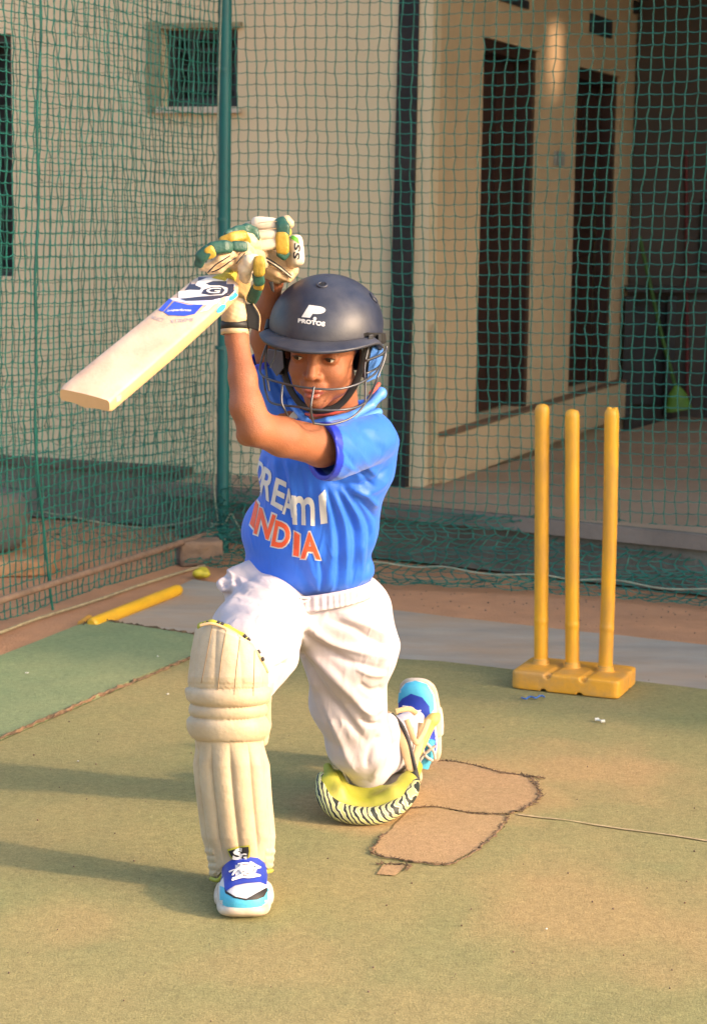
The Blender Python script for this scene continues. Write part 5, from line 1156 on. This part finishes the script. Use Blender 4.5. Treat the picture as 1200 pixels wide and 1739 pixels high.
LB('sticker', [(688, 205), (720, 160), (810, 92), (1012, 96), (1056, 112), (1020, 170), (965, 225), (840, 238), (700, 212)], M_bpale, .0006)
LB('sticker', [(722, 160), (812, 94), (1010, 98), (1050, 112), (1012, 165), (985, 190), (900, 200), (760, 165)], M_bnavy, .0010)
LB('sticker_mark', [(1004, 104), (930, 96), (872, 99), (826, 116), (815, 136), (846, 150), (838, 162), (790, 160), (735, 168), (700, 186), (694, 204), (760, 203), (860, 205), (940, 196), (978, 172), (980, 150), (940, 138), (890, 138), (868, 128), (905, 116), (970, 116)], M_logo, .0014)
LB('sticker_mark', [(858, 160), (900, 146), (950, 148), (966, 162), (950, 182), (890, 188), (846, 180)], M_bnavy, .0018)
addb(lay('sticker_letter', quadwarp(text_bm('G', .02), c2([(880, 150), (950, 152), (936, 180), (864, 178)])), tb, M_logo, None, .0022, 12))
LB('sticker_mark', [(742, 206), (830, 196), (975, 186), (955, 200), (900, 212), (770, 216)], M_bnavy, .0018)
LB('sticker', [(628, 262), (684, 204), (700, 214), (652, 270)], M_bblue, .0010)
LB('sticker', [(656, 272), (708, 218), (780, 236), (856, 234), (812, 282), (760, 292), (680, 288)], M_bblue, .0010)
LB('sticker', [(838, 272), (880, 232), (918, 226), (880, 262)], M_bpale, .0010)
addb(lay('sticker_lettering', quadwarp(text_bm('performs', .03), c2([(708, 256), (798, 258), (790, 274), (700, 272)])), tb, M_logo, None, .0016, 12))
addb(lay('sticker_lettering', quadwarp(text_bm('Superior', .02), c2([(676, 262), (706, 258), (700, 272), (668, 274)])), tb, M_logo, None, .0016, 12))
M_gtx = mat('grey print', (.28, .28, .34), .6)
addb(lay('blade_lettering', quadwarp(text_bm('SELECT', .0), c2([(600, 290), (660, 306), (648, 324), (590, 302)])), tb, M_gtx, None, .0008, 12)); addb(lay('blade_lettering', quadwarp(text_bm('XTREME', .0), c2([(690, 312), (812, 300), (806, 318), (680, 330)])), tb, M_gtx, None, .0008, 12))
def blob_(x, y, a, b, an): return [(x+a*math.cos(t)*math.cos(an)-b*math.sin(t)*math.sin(an), y+a*math.cos(t)*math.sin(an)+b*math.sin(t)*math.cos(an)) for t in np.linspace(0, 2*math.pi, 14)[:-1]]
LB('edge_sticker', blob_(945, 252, 30, 14, -.75), M_bsky, .0010); LB('edge_sticker', blob_(1010, 188, 34, 12, -.7), M_bsky, .0010); LB('edge_sticker', blob_(1048, 152, 18, 7, -.7), M_bnavy, .0010)
LB('toe_mark', [(410, 700), (438, 688), (436, 718), (412, 730)], M_gtx, .0008)
# ---------------------------------------------------------------- gloves
c8 = lambda x, y: (300+x/5, 350+y/5)
def gl(e_, name, L, m, k=.003, h=.0018):
    kf = 1.15 if name in ('finger_roll', 'thumb_roll', 'side_roll') else 1.1
    pts = [(P(*c8(x, y), Y+.002*(kf > 1.12)), rp(r*kf, Y)) for x, y, Y, r in L]; A = np.array([p for p, _ in pts]); r_ = max(q for _, q in pts)+.006
    S = SDF(axes(A.min(0)-r_*1.3, A.max(0)+r_*1.3, h))
    if kf > 1.12 and len(pts) > 1:
        for a, b in zip(pts[:-1], pts[1:]):
            u = b[0]-a[0]; l = np.linalg.norm(u); u /= l; w = np.cross(u, fw); w /= np.linalg.norm(w); n_ = np.cross(w, u); rr = (a[1]+b[1])/2
            S.ell((a[0]+b[0])/2, [l/2+rr*.75, rr*1.0, rr*.72], .0015, np.stack([u, w, n_], 1), p=3.6)
        v_, f_ = S.mesh(1); return adopt(fmesh(name, v_, f_, m), e_)
    if len(pts) == 1: S.cone(pts[0][0], pts[0][0]+1e-4, pts[0][1], pts[0][1], k)
    for a, b in zip(pts[:-1], pts[1:]): S.cone(a[0], b[0], a[1], b[1], k)
    v_, f_ = S.mesh(1); n_ = normals(v_, f_); v_ = v_+n_*(np.sin(v_[:, 0]*420+v_[:, 2]*300)*np.sin(v_[:, 2]*510-v_[:, 1]*200)*.00035)[:, None]; return adopt(fmesh(name, v_, f_, m), e_)
def pillow(e_, name, cx, cy, Y, w, h_, th, ang, m, p=3.5, tilt=0):
    rot = np.stack([RT, fw, UP], 1)@Ry(-ang)@Rz(tilt); c = P(*c8(cx, cy), Y); r = np.array([w/5*mpp(Y)/2, th, h_/5*mpp(Y)/2]); ex_ = r.max()*1.5
    S = SDF(axes(c-ex_, c+ex_, .0022)); S.ell(c, r, .001, rot, p=p); v_, f_ = S.mesh(1); return adopt(fmesh(name, v_, f_, m), e_)
def pipe(e_, name, pts, r, m):
    mb = MB(); mb.tube([P(*c8(x, y), Y) for x, y, Y in spline(pts, 20)], r, 6); return adopt(mb.build(name, m, None, True), e_)
g1 = empty('batting_glove', P(400, 500, 3.57)); g1.parent = person
gl(g1, 'palm', [(520, 560, 3.60, 17), (510, 660, 3.59, 21), (490, 780, 3.57, 20)], M_palm)
gl(g1, 'gauntlet', [(490, 830, 3.565, 18), (490, 870, 3.56, 21), (492, 935, 3.555, 21)], M_cream)
gl(g1, 'finger', [(220, 520, 3.50, 6), (290, 520, 3.50, 8), (370, 460, 3.50, 9), (450, 400, 3.51, 9), (490, 420, 3.53, 9), (500, 500, 3.56, 10)], M_cream)
gl(g1, 'finger', [(280, 555, 3.51, 5), (360, 530, 3.51, 8), (430, 470, 3.51, 8), (500, 470, 3.54, 9)], M_cream)
gl(g1, 'finger', [(500, 510, 3.53, 6), (540, 460, 3.52, 8), (590, 400, 3.53, 8), (610, 440, 3.56, 9), (580, 520, 3.58, 10)], M_cream)
gl(g1, 'finger', [(520, 400, 3.53, 7), (580, 350, 3.54, 9), (610, 380, 3.57, 9), (600, 480, 3.60, 10)], M_cream)
gl(g1, 'finger_roll', [(190, 490, 3.485, 6), (210, 430, 3.48, 9), (260, 385, 3.48, 10)], M_teal)
gl(g1, 'finger_roll', [(300, 360, 3.485, 10), (410, 345, 3.49, 10), (440, 350, 3.495, 8)], M_teal)
gl(g1, 'finger_roll', [(490, 340, 3.505, 8), (570, 345, 3.51, 8)], M_teal)
gl(g1, 'finger_roll', [(275, 375, 3.478, 8.5), (290, 410, 3.48, 8)], M_gold)
gl(g1, 'finger_roll', [(390, 295, 3.53, 6), (470, 265, 3.53, 8), (560, 250, 3.54, 8), (590, 300, 3.55, 7)], M_gold)
pipe(g1, 'piping', [(265, 565, 3.478), (330, 500, 3.475), (400, 455, 3.475), (455, 420, 3.48)], .0012, M_black); pipe(g1, 'piping', [(300, 560, 3.485), (370, 530, 3.48), (440, 480, 3.48), (500, 440, 3.49)], .0012, M_black); pipe(g1, 'piping', [(505, 490, 3.50), (545, 440, 3.50), (580, 400, 3.505)], .0011, M_black)
gl(g1, 'thumb', [(590, 600, 3.54, 11), (585, 520, 3.52, 12), (620, 465, 3.51, 11), (660, 455, 3.51, 9)], M_white)
gl(g1, 'thumb_roll', [(700, 455, 3.50, 6), (700, 480, 3.498, 9), (700, 560, 3.50, 9)], M_gold)
gl(g1, 'thumb_roll', [(690, 590, 3.51, 9.5), (700, 640, 3.515, 8)], M_teal); gl(g1, 'thumb_roll', [(700, 650, 3.52, 8), (695, 680, 3.525, 8)], M_gold); gl(g1, 'thumb_roll', [(680, 700, 3.53, 9), (640, 790, 3.545, 9)], M_teal)
aw = P(399, 565, 3.555)-P(399, 535, 3.56); wr = P(399, 536, 3.56); AW = np.linalg.norm(aw)
ringband('lime_band', wr, aw, rp(20.5, 3.56), rp(20.5, 3.56), .012, M_lime, None, .003).parent = None
for nm, t0, w_, r_, m_, th in (('strap', .33, .014, 21.6, M_black, .0028), ('cuff', .72, .011, 20.2, M_cream, .004)):
    adopt(ringband(nm, wr+aw*t0, aw, rp(r_, 3.56), rp(r_, 3.56), w_, m_, None, th), g1)
adopt(bpy.data.objects['lime_band'], g1)
adopt(slab('strap_tail', [(416, 517), (430, 516), (441, 537), (440, 563), (420, 556)], 3.545, .006, M_black), g1); pipe(g1, 'strap_edge', [(650, 830, 3.543), (705, 930, 3.543), (700, 1062, 3.543)], .0009, M_tan)
g2 = empty('batting_glove', P(465, 430, 3.70)); g2.parent = person
gl(g2, 'palm', [(680, 350, 3.68, 16), (800, 430, 3.69, 21), (900, 500, 3.70, 22), (960, 540, 3.70, 14)], M_cream)
gl(g2, 'palm_edge', [(770, 560, 3.685, 10), (860, 590, 3.68, 12), (950, 590, 3.685, 10)], M_cream)
gl(g2, 'palm_edge', [(745, 520, 3.672, 7), (850, 570, 3.665, 8), (950, 620, 3.67, 6)], M_tan)
for dy, m_, r_ in ((0, M_black, .0016), (14, M_white, .0012), (26, M_black, .0012)):
    pipe(g2, 'piping', [(640, 375+dy, 3.648), (730, 420+dy, 3.648), (860, 500+dy, 3.652), (975, 590+dy, 3.66)], r_, m_)
pillow(g2, 'back_block', 755, 150, 3.66, 240, 110, .016, -.08, M_white); pillow(g2, 'back_block', 755, 248, 3.652, 235, 100, .016, -.02, M_white); pillow(g2, 'back_block', 775, 328, 3.650, 205, 105, .015, .22, M_white)
gl(g2, 'side_roll', [(885, 130, 3.645, 7), (905, 180, 3.64, 10), (905, 225, 3.64, 10)], M_teal); gl(g2, 'side_roll', [(895, 250, 3.638, 10.5), (900, 370, 3.64, 9.5)], M_gold); gl(g2, 'side_roll', [(890, 395, 3.642, 9.5), (915, 415, 3.645, 7)], M_teal)
gl(g2, 'wrist_roll', [(930, 120, 3.68, 8), (955, 150, 3.68, 8)], M_cream)
cf = pillow(g2, 'cuff', 1000, 385, 3.67, 120, 270, .026, .10, M_white, 4, tilt=.35)
tc_ = bvh(cf)
adopt(lay('cuff_stripe', poly_bm([[c8(955, 265), c8(962, 232), c8(1030, 275), c8(1040, 322)]]), tc_, mat('green stripe', (.10, .35, .03), .5), None, .001, 4), g2)
adopt(lay('cuff_lettering', quadwarp(text_bm('SS', .025, 0, 1.1), [c8(988, 445), c8(1000, 305), c8(1052, 335), c8(1040, 455)]), tc_, M_black, None, .001, 4), g2)
gl(g2, 'finger_roll', [(540, 210, 3.60, 6), (590, 195, 3.61, 9), (650, 225, 3.625, 9), (660, 270, 3.625, 8)], M_teal); gl(g2, 'finger_roll', [(430, 240, 3.57, 5), (500, 215, 3.58, 8), (560, 205, 3.60, 8)], M_teal)
gl(g2, 'finger', [(560, 290, 3.60, 8), (620, 310, 3.62, 12), (680, 340, 3.65, 14)], M_cream); gl(g2, 'finger', [(440, 280, 3.58, 8), (520, 270, 3.59, 10), (620, 260, 3.63, 12)], M_cream)
gl(g2, 'finger', [(600, 420, 3.60, 9), (640, 400, 3.63, 11), (720, 420, 3.66, 13)], M_cream); gl(g2, 'finger', [(620, 480, 3.62, 8), (680, 470, 3.64, 10), (760, 480, 3.67, 12)], M_cream)
gl(g2, 'thumb', [(560, 240, 3.64, 8), (620, 180, 3.67, 9), (700, 180, 3.69, 10)], M_cream)
pipe(g2, 'piping', [(690, 145, 3.637), (760, 135, 3.634), (850, 130, 3.64)], .0006, M_seam); pipe(g2, 'piping', [(690, 200, 3.637), (760, 196, 3.632), (850, 192, 3.637)], .0009, M_seam)
adopt(slab('strap_tail', [c8(780, 640), c8(820, 640), c8(830, 735), c8(805, 720)], 3.66, .004, M_black), g2)
